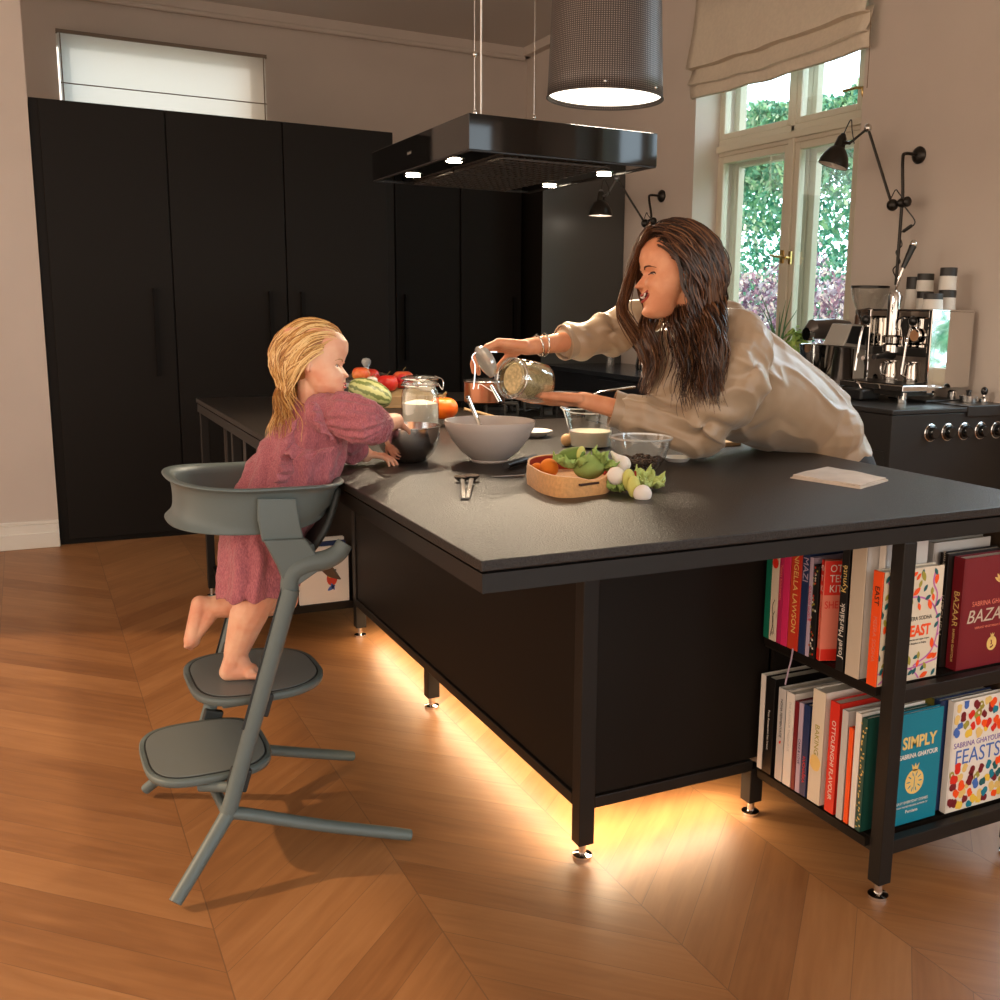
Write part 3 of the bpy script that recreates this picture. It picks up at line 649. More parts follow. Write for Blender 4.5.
while len(lv) < 95 and tries < 6000:
    tries += 1; u, v = RU.uniform(.008, W_-.01), RU.uniform(.01, H_-.012)
    if .110 < v < .198 and u < .187: continue
    if any((u-a)**2+(v-b_)**2 < .0185**2 for a, b_ in lv): continue
    lv.append((u, v)); c = RU.choice(['dkteal', 'teal', 'red', 'gold', 'orange', 'olive', 'blue', 'wine', 'yellow'])
    a0 = RU.uniform(0, 6.28); s = RU.uniform(.95, 1.35)
    pl.append((c, clampp([(u+s*.0075*math.cos(a)*(1 if math.cos(a-a0) < .6 else 1.7), v+s*.0085*math.sin(a)*(1 if math.cos(a-a0) < .6 else 1.7)) for a in [i*PI/7 for i in range(14)]], W_, H_)))
    pl.append(('white', [(u+s*.003*math.cos(a), v+s*.003*math.sin(a)) for a in [i*PI/4 for i in range(8)]])) if RU.random() < .5 else None
art(k, pl); cover_text(k, 'SABRINA GHAYOUR', .09, .172, .020, 'purple', sx=.9); cover_text(k, 'FEASTS', .094, .138, .056, 'blue', sx=.9)
for i, (ya, yb2, hh, c, s) in enumerate([(2.05, 2.0, .26, 'blue', 'at the back'), (1.995, 1.95, .27, 'grey', 'second from the back'), (1.945, 1.90, .265, 'navy', 'in the middle'), (1.895, 1.85, .28, 'white', 'right of centre'), (1.845, 1.79, .275, 'teal', 'fourth behind the patterned one'), (1.785, 1.74, .285, 'grey', 'third behind the patterned one'), (1.735, 1.695, .28, 'olive', 'just behind the dark blue one')]):
    book(ya, yb2, hh, .19, c, c+' book, right column of the bottom shelf, '+s, x=x2+.02, z=z2)
t = (obj('ribbon_bookmark', B().tube(spl([(1.650, 1.943, .52), (1.648, 1.945, .49), (1.65, 1.955, .46), (1.646, 1.96, .42)], 6), .003, 6, flat=.3), bm_('lilac'), NIG[0]))
# books on the far-left shelf
k = book(4.125, 4.11, .235, .2, 'white', 'white book with a food picture on its cover, behind the high chair', x=.92, z=.141)
pl = [('orange_red', [(.13+.022*math.cos(a), .10+.03*math.sin(a)) for a in [i*PI/8 for i in range(16)]]), ('yellow', [(.125+.012*math.cos(a), .115+.012*math.sin(a)) for a in [i*PI/6 for i in range(12)]]), ('blue', leafp(.11, .05, .04, .008, .6)), ('blue', leafp(.14, .05, .035, .006, 2.0)), ('red', [(.16, .20), (.185, .20), (.185, .205), (.16, .205)]), ('dkgreen', leafp(.13, .13, .02, .006, .3))]
art(k, pl)
book(4.15, 4.13, .25, .16, 'navy', 'navy book standing behind the white food-picture book', x=.955, z=.141)
book(4.175, 4.153, .262, .16, 'white', 'white book last of the three behind the high chair', x=.955, z=.141)

# ------------------------------------------------------------------ things on the island
def tl(px, py, dz=0): return at(px, py, z=T+dz)
def TM(p, rz=0): return Matrix.Translation(p) @ Matrix.Rotation(rz, 4, 'Z')
def shell(prof, th):
    """outer profile from the foot to the rim, then back down inside"""
    inn = []
    for i, (r, z) in enumerate(reversed(prof)):
        inn.append((max(r-th, .001), max(z, prof[0][1]+th) if i else z))
    return prof+inn
sil = V((0, 0, T))
c = V((.930, 2.765, T))
prof = [(.001, 0), (.040, 0), (.052, .006), (.068, .022), (.080, .045), (.0865, .070), (.088, .098), (.0915, .100), (.0915, .102), (.087, .102)]
t = setp(obj('mixing_bowl', B().lathe(prof+[(.0855, .07), (.079, .046), (.067, .024), (.05, .009), (.001, .006)], TM(c), 48), mat('bowl_steel', (.68, .65, .62), .16, 1)), 'small stainless steel bowl with the child\'s hand in it', 'bowl')
c = V((1.142, 2.685, T))
bw = mat('beige_ceramic', (.50, .44, .40), .35, spec=.5)
prof = [(.001, 0), (.050, 0), (.054, .004), (.052, .008), (.080, .030), (.106, .062), (.123, .095), (.128, .115), (.1275, .117), (.124, .117)]
t = thing('serving_bowl', c, 'large beige ceramic bowl with a metal spoon handle sticking out', 'bowl')
obj('bowl_body', B().lathe(prof+[(.119, .095), (.102, .064), (.076, .034), (.045, .014), (.001, .012)], TM(c), 56), bw, t)
p0 = at(480, 426, y=2.69); p1 = at(469, 400, y=2.69)
t = thing('spoon', p0, 'steel spoon handle standing in the beige bowl', 'spoon')
b = B(); b.tube([V((1.14, 2.685, T+.03)), p0, p1+(p1-p0)*.15], [.006, .0085, .0095], 10, flat=.6); obj('handle', b, chrome, t); 
obj('spoon_head', B().ell((1.14, 2.685, T+.028), (.02, .03, .009)), chrome, t)
# flour jar
fl = mat('flour', (.72, .66, .56), .9, bump=.2, bscale=60)
c = V((1.135, 3.25, T))
r_ = .5*37/F*(c-V((0, 0, H))).dot(CF)
t = thing('flour_jar', c, 'clip-top glass jar half full of flour behind the steel bowl', 'jar')
J_ = .205
prof = [(.001, 0), (r_-.006, 0), (r_, .010), (r_, J_*.70), (r_-.004, J_*.77), (r_-.011, J_*.82), (r_-.010, J_*.86), (r_-.003, J_*.87), (r_-.003, J_*.90), (r_-.010, J_*.915)]
obj('jar_body', B().lathe(prof, TM(c), 40), glass, t)
obj('flour', B().lathe([(.001, .006), (r_-.008, .006), (r_-.004, .014), (r_-.004, .115), (.02, .125), (.001, .120)], TM(c), 32), fl, t)
obj('lid', B().lathe([(.001, J_*.92), (r_-.008, J_*.92), (r_-.002, J_*.94), (r_-.002, J_*.96), (r_-.010, J_*.985), (r_-.018, J_), (.001, J_)], TM(c), 40), glass, t)
obj('clip_wire', B().tube(spl([c+V((r_+.002, 0, J_*.87)), c+V((r_+.010, -.02, J_*.78)), c+V((r_+.010, -.02, J_*.93)), c+V((r_-.01, 0, J_*.99))], 6), .0018, 6), chrome, t)
for zz in (.85, .955): obj('clip_wire', B().tube([c+V((r_*math.cos(a), r_*math.sin(a), J_*zz)) for a in [i*PI/16 for i in range(33)]], .0022, 6), chrome, t)
# wooden tray with vegetables behind it
wood = mat('light_wood', (.42, .26, .12), .55, noise_amt=.4, nscale=8, stretch=(1, 8, 1))
c = V((1.42, 3.93, T))
t = setp(obj('fruit_crate', B().box((1.28, 4.24, T), (1.60, 4.55, T+.012)).box((1.28, 4.24, T+.012), (1.29, 4.55, T+.05)).box((1.59, 4.24, T+.012), (1.60, 4.55, T+.05)).box((1.29, 4.24, T+.012), (1.59, 4.25, T+.05)).box((1.29, 4.54, T+.012), (1.59, 4.55, T+.05)), wood, smooth=False, bevel=.002), 'shallow wooden crate of fruit and vegetables behind the flour jar', 'crate')
pb_ = B(); rows = []
for i in range(13):
    row = []
    for j in range(13):
        u, v_ = i/12*2-1, j/12*2-1; row.append(V((1.44+.142*u, 4.395+.138*v_, T+.045+.032*(1-max(abs(u), abs(v_))**4)+.010*noise.noise(V((u*4, v_*4, 1))))))
    rows.append(row)
pb_.rings(rows, closed=False, cap=False)
o = obj('paper_lining', pb_, mat('kraft_paper', (.30, .20, .09), .8, bump=.4, bscale=60), t, ang=20)
def fruit(name, px, py, y, rpx, m, label, cat, sc=(1, 1, .92), stem=None, ribs=0, lean=None, grp=None, hemi=None):
    c = at(px, py, y=y); r = rpx/F*(c-V((0, 0, H))).dot(CF)
    b = B(); out = []; seg, rg = 36, 18
    R = lean or Matrix.Identity(3)
    for i in range(rg+1):
        a = -PI/2+PI*i/rg; ca = max(math.cos(a), .004); row = []
        for k_ in range(seg):
            th = 2*PI*k_/seg; rr = r*(1+(ribs and .05*abs(math.sin(ribs*th/2))-.02))
            dz = math.sin(a); dz = dz-.22*max(0, dz)**6 - (-.15*max(0, -dz)**6)
            row.append(c+R @ V((rr*sc[0]*ca*math.cos(th), rr*sc[1]*ca*math.sin(th), r*sc[2]*dz)))
        out.append(row)
    b.rings(out)
    t = thing(name, c-V((0, 0, r*sc[2])), label, cat, grp)
    obj('fruit_body', b, m, t)
    if stem: obj('stem', B().tube(spl([c+R @ V((0, 0, r*sc[2]*.75)), c+R @ V((.004, 0, r*sc[2]*1.0)), c+R @ V((.012, -.004, r*sc[2]*1.22))], 4), [stem*1.3]+[stem]*8, 8), mat('stem_brown', (.18, .13, .05), .8), t)
    return t, c, r
def fruitmat(name, a, b, stretch=(1, 1, 1), sc=14):
    return mat(name, a, .35, col2=b, nscale=sc, stretch=stretch, spec=.5, bump=.05, sss=.0)
redm = fruitmat('tomato_red', hexc(205, 35, 30), hexc(225, 70, 45)); pinkm = fruitmat('apple_red', hexc(200, 30, 40), hexc(235, 120, 70), sc=18); orm = fruitmat('squash_orange', hexc(240, 110, 10), hexc(225, 85, 5)); peachm = fruitmat('peach', hexc(230, 90, 50), hexc(245, 160, 80))
def melonmat():
    m = bpy.data.materials.new('melon_skin'); m.use_nodes = True; nt = m.node_tree; bb = nt.nodes['Principled BSDF']; k = NB(nt)
    tc = nt.nodes.new('ShaderNodeTexCoord'); sp = nt.nodes.new('ShaderNodeSeparateXYZ'); nt.links.new(tc.outputs['UV'], sp.inputs[0])
    n = nt.nodes.new('ShaderNodeTexNoise'); n.inputs['Scale'].default_value = 60; nt.links.new(tc.outputs['Object'], n.inputs['Vector'])
    s = k.m('SINE', k.m('ADD', k.m('MULTIPLY', sp.outputs[0], 2*PI*10), k.m('MULTIPLY', n.outputs['Fac'], 5)))
    rp = nt.nodes.new('ShaderNodeValToRGB'); nt.links.new(k.m('ADD', k.m('MULTIPLY', s, .5), .5), rp.inputs[0])
    rp.color_ramp.elements[0].position = .25; rp.color_ramp.elements[0].color = hexc(100, 112, 62); rp.color_ramp.elements[1].position = .6; rp.color_ramp.elements[1].color = hexc(176, 178, 122)
    nt.links.new(rp.outputs[0], bb.inputs['Base Color']); bb.inputs['Roughness'].default_value = .35
    return m
c = at(370, 393, y=4.14)
bm = bmesh.new(); uvl = bm.loops.layers.uv.new('uv'); seg, rg = 48, 20; R = rotm((-CR)*-1*.9+V((0, 0, -.35)), (0, 0, 1))
rr = 13.5/F*(c-V((0, 0, H))).dot(CF)
gv = [[bm.verts.new(c+R @ V((1.65*rr*math.sin(-PI/2+PI*i/rg), rr*max(math.cos(-PI/2+PI*i/rg), .01)**.85*math.cos(2*PI*k_/seg), rr*max(math.cos(-PI/2+PI*i/rg), .01)**.85*math.sin(2*PI*k_/seg)))) for k_ in range(seg)] for i in range(rg+1)]
for i in range(rg):
    for k_ in range(seg):
        f = bm.faces.new([gv[i][k_], gv[i][(k_+1) % seg], gv[i+1][(k_+1) % seg], gv[i+1][k_]])
        for l, (a, b_) in zip(f.loops, ((k_, i), (k_+1, i), (k_+1, i+1), (k_, i+1))): l[uvl].uv = (a/seg, b_/rg)
setp(obj('striped_melon', bm, melonmat()), 'small green striped melon in front of the child\'s face', 'melon')
fruit('pumpkin', 443, 408, 3.55, 14.5, orm, 'small orange pumpkin right of the flour jar', 'pumpkin', (1, 1, .88), .005, 9)
fruit('apple', 403, 379.5, 4.34, 11, pinkm, 'round red apple leaning on the striped melon', 'apple', stem=.0015)
fruit('peach', 361, 374, 4.36, 9, peachm, 'orange and yellow fruit nearest the child\'s nose', 'fruit')
fruit('tomato', 390, 380, 3.8, 10.5, redm, 'pinkish red tomato in front of the orange-red apple', 'tomato', stem=.0015) if False else None
fruit('apple', 387.5, 383, 4.30, 10.5, redm, 'bright red apple just right of the melon', 'apple', stem=.0015)
fruit('apple', 404, 376, 3.95, 10.5, peachm, 'orange red apple at the top of the fruit heap', 'apple', stem=.0015) if False else None
fruit('apple', 370, 376, 4.42, 9.5, redm, 'small red apple behind the striped melon', 'apple')
garl = mat('garlic_white', (.72, .62, .55), .5, noise_amt=.12, nscale=30, bump=.1, sss=.1)
fruit('garlic_bulb', 416, 384, 4.34, 8, garl, 'white garlic bulb right of the orange apple', 'garlic', (1, 1, .85), .002, 7)
fruit('garlic_bulb', 426, 387, 4.31, 9, garl, 'white garlic bulb nearest the copper pot', 'garlic', (1, 1, .85), .002, 7)
fruit('garlic_bulb', 372, 380.5, 4.24, 5.5, garl, 'small white garlic bulb on top of the melon', 'garlic', (1, 1, .9), .0015, 7)
fruit('potato', 422, 381, 4.44, 7.5, garl, 'pale bulb half hidden behind the garlic', 'bulb')
# glass dome with knob behind the fruit
c = at(367, 400, y=4.78); c.z = T
t = thing('cake_dome', c, 'clear glass dome with a round knob behind the fruit', 'glass dome')
pt = at(367, 362, y=4.78); hz_ = pt.z-T
obj('dome', B().lathe([(.13, 0), (.132, .01), (.13, hz_*.45), (.10, hz_*.68), (.05, hz_*.78), (.012, hz_*.8)], TM(c), 40), glass, t)
obj('knob', B().lathe([(.012, hz_*.8), (.011, hz_*.86), (.016, hz_*.9), (.022, hz_*.97), (.022, hz_*1.04), (.015, hz_*1.1), (.001, hz_*1.12)], TM(c), 24), mat('knob_glass', (.55, .55, .53), .08, .3, spec=.8), t)
# small scalloped dishes and cloth between the bowls
linen = mat('linen', (.66, .58, .47), .9, noise_amt=.1, nscale=90, bump=.4, bscale=200)
t = setp(obj('tart_tin', B().lathe([(.001, .004), (.075, .004), (.088, .02), (.092, .028), (.09, .03), (.084, .022), (.072, .008), (.001, .008)], TM(V((1.30, 3.06, T))), 40), chrome), 'shiny shallow tin behind the beige bowl, its rim showing left', 'tin')
c = tl(532, 436)
t = setp(obj('saucer', B().lathe([(.001, .0), (.035, 0), (.065, .018), (.068, .022), (.06, .02), (.03, .006), (.001, .006)], TM(V((1.50, 3.16, T))), 40), mat('white_plate', (.75, .72, .68), .25)), 'small white plate seen just right of the beige bowl', 'plate')
# copper pot
cop = mat('copper', (.55, .22, .12), .28, 1, bump=.05, bscale=60)
c = V((1.685, 4.02, T+.035)); rp_ = .085
t = thing('copper_pot', c, 'copper saucepan on the hob behind the beige bowl', 'saucepan')
obj('pot_body', B().lathe([(.001, 0), (rp_-.006, 0), (rp_, .006), (rp_, .085), (rp_+.003, .088), (rp_-.002, .088), (rp_-.003, .01), (.001, .008)], TM(c), 40), cop, t)
obj('lid', B().lathe([(rp_+.004, .089), (rp_+.002, .093), (.04, .1), (.001, .102)], TM(c), 40), steel, t)
hd_ = V((c.x, c.y, c.z+.07)); 
obj('handle', B().tube([hd_+V((-.02, -.085, 0)), hd_+V((-.03, -.14, .01)), at(500, 402, y=3.82)], [.007, .006, .008], 8), chrome, t)
t = setp(obj('wooden_spoon', B().tube([at(464, 409, y=3.70), at(480, 413, y=3.68), at(496, 419, y=3.66)], [.006, .006, .012], 8), wood), 'wooden spoon lying across in front of the copper pot', 'spoon')
# gas hob
hob = thing('gas_hob', (2.0, 3.95, T), 'black gas hob set in the island under the frying pan', 'hob')
obj('hob_plate', B().box((1.62, 3.66, T), (2.13, 4.42, T+.006)), blackgl, hob, smooth=False, bevel=.002)
iron = mat('cast_iron', (.012, .011, .010), .6, bump=.2, bscale=200)
for (x, y) in ((1.74, 4.03), (1.98, 3.86), (2.0, 4.22)):
    bb_ = obj('burner', B().lathe([(.001, 0), (.05, 0), (.05, .012), (.035, .016), (.035, .024), (.001, .026)], TM(V((x, y, T+.006))), 28), iron, hob)
    g = B()
    for a in (0, PI/2, PI/4, 3*PI/4):
        dx, dy = math.cos(a), math.sin(a); g.tube([(x-.1*dx, y-.1*dy, T+.03), (x+.1*dx, y+.1*dy, T+.03)], .005, 6); g.tube([(x-.1*dx, y-.1*dy, T+.03), (x-.1*dx, y-.1*dy, T+.006)], .005, 6); g.tube([(x+.1*dx, y+.1*dy, T+.03), (x+.1*dx, y+.1*dy, T+.006)], .005, 6)
    obj('pan_support', g, iron, hob)
# frying pan
c = V((1.965, 3.86, T+.036)); 
t = thing('frying_pan', c, 'black frying pan with a long pale steel handle on the hob', 'pan')
obj('pan_body', B().lathe([(.001, 0), (.12, 0), (.135, .012), (.148, .042), (.144, .042), (.13, .014), (.118, .005), (.001, .005)], TM(c), 48), mat('pan_black', (.03, .028, .027), .35, .4), t)
obj('rim', B().lathe([(.1485, .040), (.1495, .043), (.144, .043)], TM(c), 48, cap=False), steel, t)
q0 = c+V((.11, -.09, .035)); 
obj('handle', B().tube(spl([at(585, 398, y=3.78), at(600, 392, y=3.74), at(620, 389, y=3.72), at(635, 387, y=3.70)], 5), [.007+.0003*i for i in range(16)], 8, flat=.6), steel, t)
# measuring jug with milk
c = V((1.56, 2.86, T)); rj = .5*46/F*(c-V((0, 0, H))).dot(CF)
t = thing('measuring_jug', c, 'clear glass measuring jug with milk beside the glass bowl', 'jug')
def jugring(r, z, lip=0):
    return [c+V((r*math.cos(a)*(1+.0), r*math.sin(a), z+lip*max(0, math.cos(a-2.6))**8))+V((math.cos(2.6), math.sin(2.6), 0))*(lip*1.6*max(0, math.cos(a-2.6))**8) for a in [i*2*PI/40 for i in range(40)]]
b = B(); b.rings([jugring(.001, .0), jugring(rj*.86, 0), jugring(rj*.9, .005), jugring(rj*.97, .06), jugring(rj*1.04, .105, .008), jugring(rj*1.06, .112, .012)], cap=False); obj('jug_body', b, glass, t)
obj('milk', B().lathe([(.001, .006), (rj*.85, .006), (rj*.93, .052), (.001, .052)], TM(c), 40), mat('milk', (.74, .66, .52), .3, sss=.2), t)
obj('rim', B().tube([p for p in jugring(rj*1.06, .112, .012)]+[jugring(rj*1.06, .112, .012)[0]], .0018, 6, cap=False), mat('glass_rim', (.6, .6, .58), .05, .2, spec=1), t)
# glass bowl with raisins
c = V((1.464, 2.396, T)); rg_ = .5*62/F*(c-V((0, 0, H))).dot(CF)
t = thing('glass_bowl', c, 'clear glass bowl holding dark raisins in front of the milk jug', 'bowl')
prof = [(.001, 0), (rg_*.5, 0), (rg_*.56, .004), (rg_*.78, .030), (rg_*.93, .062), (rg_, .088)]
obj('bowl_body', B().lathe(prof, TM(c), 48), glass, t)
obj('rim', B().lathe([(rg_-.003, .087), (rg_+.002, .087), (rg_+.003, .091), (rg_-.002, .092), (rg_-.003, .087)], TM(c), 48), mat('glass_rim', (.6, .6, .58), .05, .2, spec=1), t)
b = B(); rr_ = random.Random(5)
for i in range(330):
    a, d = rr_.uniform(0, 2*PI), math.sqrt(rr_.random())*rg_*.72; z = rr_.uniform(.008, .034) if d < rg_*.55 else rr_.uniform(.022, .036)
    b.ell(c+V((d*math.cos(a), d*math.sin(a), z)), (rr_.uniform(.004, .006), rr_.uniform(.003, .004), .003), Matrix.Rotation(a*3, 3, 'Z'), 7, 5)
o = obj('raisins', b, mat('raisin', (.10, .045, .02), .5, col2=(.03, .015, .01), nscale=90), t); o['kind'] = 'stuff'
# measuring spoons, knife, skewer
c1 = tl(466, 484)
t = thing('measuring_spoons', c1, 'pair of small steel measuring spoons on the bare worktop', 'spoon')
for (pa, pb, rr2) in (((462, 482), (463, 500), .021), ((472, 481), (467, 500), .020)):
    a = tl(*pa); e_ = tl(*pb); q = a+V((0, 0, .012))
    obj('bowl', B().lathe([(.001, -.011), (rr2*.5, -.009), (rr2*.85, -.003), (rr2, .003), (rr2*.85, 0), (rr2*.5, -.006), (.001, -.008)], TM(q), 20), steel, t)
    obj('handle', B().tube([q+(e_-a)*.15, e_+V((0, 0, .004))], .006, 8, flat=.35, up=(0, 0, 1)), steel, t)
pa, pb = tl(491, 478), tl(524, 477)
t = thing('knife', pa, 'kitchen knife lying behind the felt basket', 'knife')
obj('blade', B().tube([pa+V((0, 0, .004)), lerp(pa, pb, .5)+V((0, 0, .004)), pb+V((0, 0, .004))], [.003, .007, .008], 6, flat=.3, up=(0, 0, 1)), chrome, t)
pa, pb = tl(506, 470), tl(534, 461)
obj('handle', B().tube([pa+V((0, 0, .012)), pb+V((0, 0, .012))], [.011, .013], 10, flat=.7, up=(0, 0, 1)), mat('knife_black', (.006, .005, .005), .35), t)
# felt basket with toy vegetables
felt = mat('tan_felt', hexc(222, 165, 105), .95, noise_amt=.15, nscale=120, bump=.5, bscale=300, sheen=.3)
P = [(1.005, 2.37), (1.02, 2.22), (1.085, 2.115), (1.20, 2.115), (1.275, 2.165), (1.31, 2.30), (1.27, 2.41), (1.15, 2.45)]
P = [tl(527, 484), tl(541, 493), tl(562, 498), tl(590, 496), tl(609, 492), tl(611, 481), tl(585, 473), tl(548, 473), tl(530, 477)]
Pl = spl(P+[P[0]], 6)[:-1]; cen = sum(Pl, V())/len(Pl)
def hgt(i):
    p = Pl[i]; d = (p-tl(590, 494)).length; return .050-.018*math.exp(-(d/.045)**2)
n_ = len(Pl)
b = B(); b.rings([[p+V((0, 0, .0)) for p in Pl], [cen+(p-cen)*1.02+V((0, 0, hgt(i)*.5)) for i, p in enumerate(Pl)], [cen+(p-cen)*1.0+V((0, 0, hgt(i))) for i, p in enumerate(Pl)], [cen+(p-cen)*.95+V((0, 0, hgt(i))) for i, p in enumerate(Pl)], [cen+(p-cen)*.93+V((0, 0, .01)) for i, p in enumerate(Pl)]])
fb = thing('felt_basket', cen, 'tan felt basket of toy vegetables at the front of the worktop', 'basket')
obj('basket_body', b, felt, fb)
obj('lining', B().rings([[cen+(p-cen)*.925+V((0, 0, .012)) for p in Pl], [cen+(p-cen)*.945+V((0, 0, hgt(i)-.002)) for i, p in enumerate(Pl)]], cap=False), mat('red_felt', hexc(150, 45, 25), .95), fb)
obj('slot', B().box((-.03, -.002, -.004), (.03, .003, .004), frame(at(589, 484, y=tl(589, 496).y-.004), tl(609, 492)-tl(570, 498), (0, 0, 1)) @ Matrix.Rotation(-PI/2, 4, 'X') @ Matrix.Rotation(PI/2, 4, 'X')), mat('slot_dark', (.05, .02, .01), .9), fb, smooth=False)
of = mat('orange_felt', hexc(240, 135, 40), .9, bump=.4, bscale=200); gf = mat('green_felt', hexc(150, 175, 95), .9, bump=.4, bscale=200, noise_amt=.1); gd = mat('dark_green_felt', hexc(105, 130, 60), .9, bump=.4, bscale=200); yf_ = mat('lime_felt', hexc(205, 200, 110), .9, bump=.4, bscale=200); wf = mat('white_felt', hexc(235, 225, 215), .9, bump=.4, bscale=200, sss=.1)
def soft(name, px, py, y, r, m, label, cat, sc=(1, 1, 1), R=None):
    c = at(px, py, y=y); o = obj(name, B().ell(c, (r*sc[0], r*sc[1], r*sc[2]), R, 24, 16), m); return setp(o, label, cat), c
soft('toy_orange', 549, 468, 2.30, .024, of, 'orange felt ball in the basket, the larger one', 'toy'); soft('toy_orange', 537, 470, 2.33, .018, of, 'orange felt ball in the basket, the smaller one at its left', 'toy')
def leafy(name, c, R, m, label, cat, r=.04, n=5, seed=1):
    rr = random.Random(seed); t = thing(name, c, label, cat)
    for i in range(n):
        a = 2*PI*i/n+rr.uniform(-.3, .3); bq = B(); rows = []
        for u in range(7):
            uu = u/6; w_ = math.sin(PI*min(uu*.85+.12, 1))*r*.55; row = []
            for v_ in range(9):
                vv = v_/4-1; row.append(c+R @ V((math.cos(a)*(uu*r*1.5)-math.sin(a)*vv*w_, math.sin(a)*(uu*r*1.5)+math.cos(a)*vv*w_, .5*r*uu*uu*1.2+.008*math.sin(5*vv+uu*9)+.25*r*vv*vv)))
            rows.append(row)
        bq.rings(rows, closed=False, cap=False); o = obj('leaf', bq, m, t); md = o.modifiers.new('s', 'SOLIDIFY'); md.thickness = .003
    return t
I3 = Matrix.Identity(3)
o, c = soft('toy_artichoke', 589, 467, 2.215, .036, gf, 'round green felt vegetable lying in the basket', 'toy', (1.15, 1, .85))
leafy('toy_leaves', at(572, 466, y=2.22), I3, gf, 'pale green felt leaves hanging over the basket edge', 'toy', .032, 5, 3)
leafy('toy_leaves', at(601, 464, y=2.2), Matrix.Rotation(.8, 3, 'Y'), gf, 'green felt leaves at the right end of the basket', 'toy', .026, 5, 5)
t = thing('toy_cucumber', at(578, 455, y=2.24), 'dark green felt slice with a white face standing in the basket', 'toy')
ax = (CR*.8-CU*.15-CF*.4); c0 = at(577, 455, y=2.24)
obj('rind', B().cap(c0-ax*.03-V((0, 0, .012)), .024, c0+ax*.0, .021), gd, t); obj('cut_face', B().ell(c0+ax*.012+V((0, 0, .004)), (.007, .02, .02), rotm(ax, (0, 0, 1))), yf_, t)
# spilled toys right of the basket
def onion(name, px, py, y, r, m, label, tip, grp=None):
    c = at(px, py, y=y); c.z = max(c.z, T+r*.9); t = thing(name, c, label, 'toy'); 
    obj('bulb', B().ell(c, (r, r, r*.95), None, 24, 16), m, t); tv = V(tip).normalized()
    obj('tip', B().tube([c+tv*r*.6, c+tv*r*1.2, c+tv*r*1.9], [r*.72, r*.35, r*.12], 12), m, t); return t
onion('toy_garlic', 622, 464, 2.19, .022, wf, 'white felt bulb with a pointed tip beside the glass bowl', -CR*.7+V((0, 0, .8)))
t, c = soft('toy_onion', 616, 476, 2.10, .0215, wf, 'white felt ball at the right corner of the basket', 'toy')
t, c = soft('toy_onion', 642.5, 494, 2.02, .0215, wf, 'white felt ball nearest the camera on the worktop', 'toy')
t = thing('toy_pepper', tl(635, 482), 'yellow green felt pepper slices tied with a red thread', 'toy')
for (px, py, y, dx) in ((629, 480, 2.08, 0), (634, 487, 2.05, .01)):
    c = at(px, py, y=y); c.z = max(c.z, T+.018); R = rotm(CR*.8-CF*.5, (0, 0, 1)); 
    obj('slice', B().ell(c, (.013, .027, .022), R), yf_, t)
c = at(635, 476, y=2.08); obj('thread', B().tube([c+V((0, .0, .012)), c+V((.002, 0, -.008)), c+V((-.004, 0, -.02))], .003, 6), mat('red_felt', hexc(150, 45, 25), .95), t)
leafy('toy_lettuce', tl(647, 484, .012), Matrix.Rotation(.35, 3, 'X'), mat('pale_leaf_felt', hexc(190, 205, 125), .9, bump=.3), 'pale green felt lettuce leaves under the white felt balls', 'toy', .030, 6, 9)
leafy('toy_lettuce', tl(618, 489, .008), Matrix.Rotation(.2, 3, 'X'), gf, 'green felt leaf tucked beside the basket corner', 'toy', .024, 4, 12)
# folded cloths, board, dishes at the woman's side
def cloth(name, corners, layers, th, m, label, cat, seed=1):
    rr = random.Random(seed); b = B(); nx, ny = 14, 10
    for L in range(layers):
        f = 1-.025*L; cc = sum(corners, V())/4; C4 = [cc+(p-cc)*f+V((rr.uniform(-.004, .004), rr.uniform(-.004, .004), 0)) for p in corners]
        rows = []
        top, bot = [], []
        for j in range(ny+1):
            v_ = j/ny; r1 = []; r2 = []
            for i in range(nx+1):
                u = i/nx; p = lerp(lerp(C4[0], C4[1], u), lerp(C4[3], C4[2], u), v_); w = .0025*noise.noise(V((u*3+seed, v_*3, L*2.3)))
                r1.append(p+V((0, 0, (L+1)*th+w))); r2.append(p+V((0, 0, L*th+max(w, 0)*.2)))
            top.append(r1); bot.append(r2)
        tv = [[b.bm.verts.new(p) for p in r] for r in top]; bv = [[b.bm.verts.new(p) for p in r] for r in bot]
        for j in range(ny):
            for i in range(nx): b.face([tv[j][i], tv[j][i+1], tv[j+1][i+1], tv[j+1][i]]); b.face([bv[j][i], bv[j+1][i], bv[j+1][i+1], bv[j][i+1]])
        for j in range(ny): b.face([tv[j][0], tv[j+1][0], bv[j+1][0], bv[j][0]]); b.face([tv[j][nx], bv[j][nx], bv[j+1][nx], tv[j+1][nx]])
        for i in range(nx): b.face([tv[0][i], bv[0][i], bv[0][i+1], tv[0][i+1]]); b.face([tv[ny][i], tv[ny][i+1], bv[ny][i+1], bv[ny][i]])
    return setp(obj(name, b, m), label, cat)
cloth('napkin', [tl(790, 478), tl(860, 489), tl(889, 481), tl(827, 469)], 3, .003, mat('napkin_cloth', (.72, .62, .53), .9, noise_amt=.1, nscale=14, bump=.3, bscale=150), 'folded cream cloth napkin lying alone on the worktop', 'napkin', 4)
setp(obj('wooden_board', B().box((-.13, -.05, 0), (.13, .05, .014), Matrix.Translation(tl(700, 446)) @ Matrix.Rotation(.05, 4, 'Z')), mat('pale_board', (.55, .38, .22), .5, noise_amt=.2, nscale=6, stretch=(1, 9, 1)), smooth=False, bevel=.003), 'pale wooden board under the woman\'s near sleeve', 'board')
setp(obj('small_dish', B().lathe([(.001, 0), (.03, 0), (.045, .012), (.043, .012), (.028, .004), (.001, .004)], TM(tl(677, 461)), 28), mat('white_plate', (.75, .72, .68), .25)), 'small white dish just right of the glass bowl', 'dish')
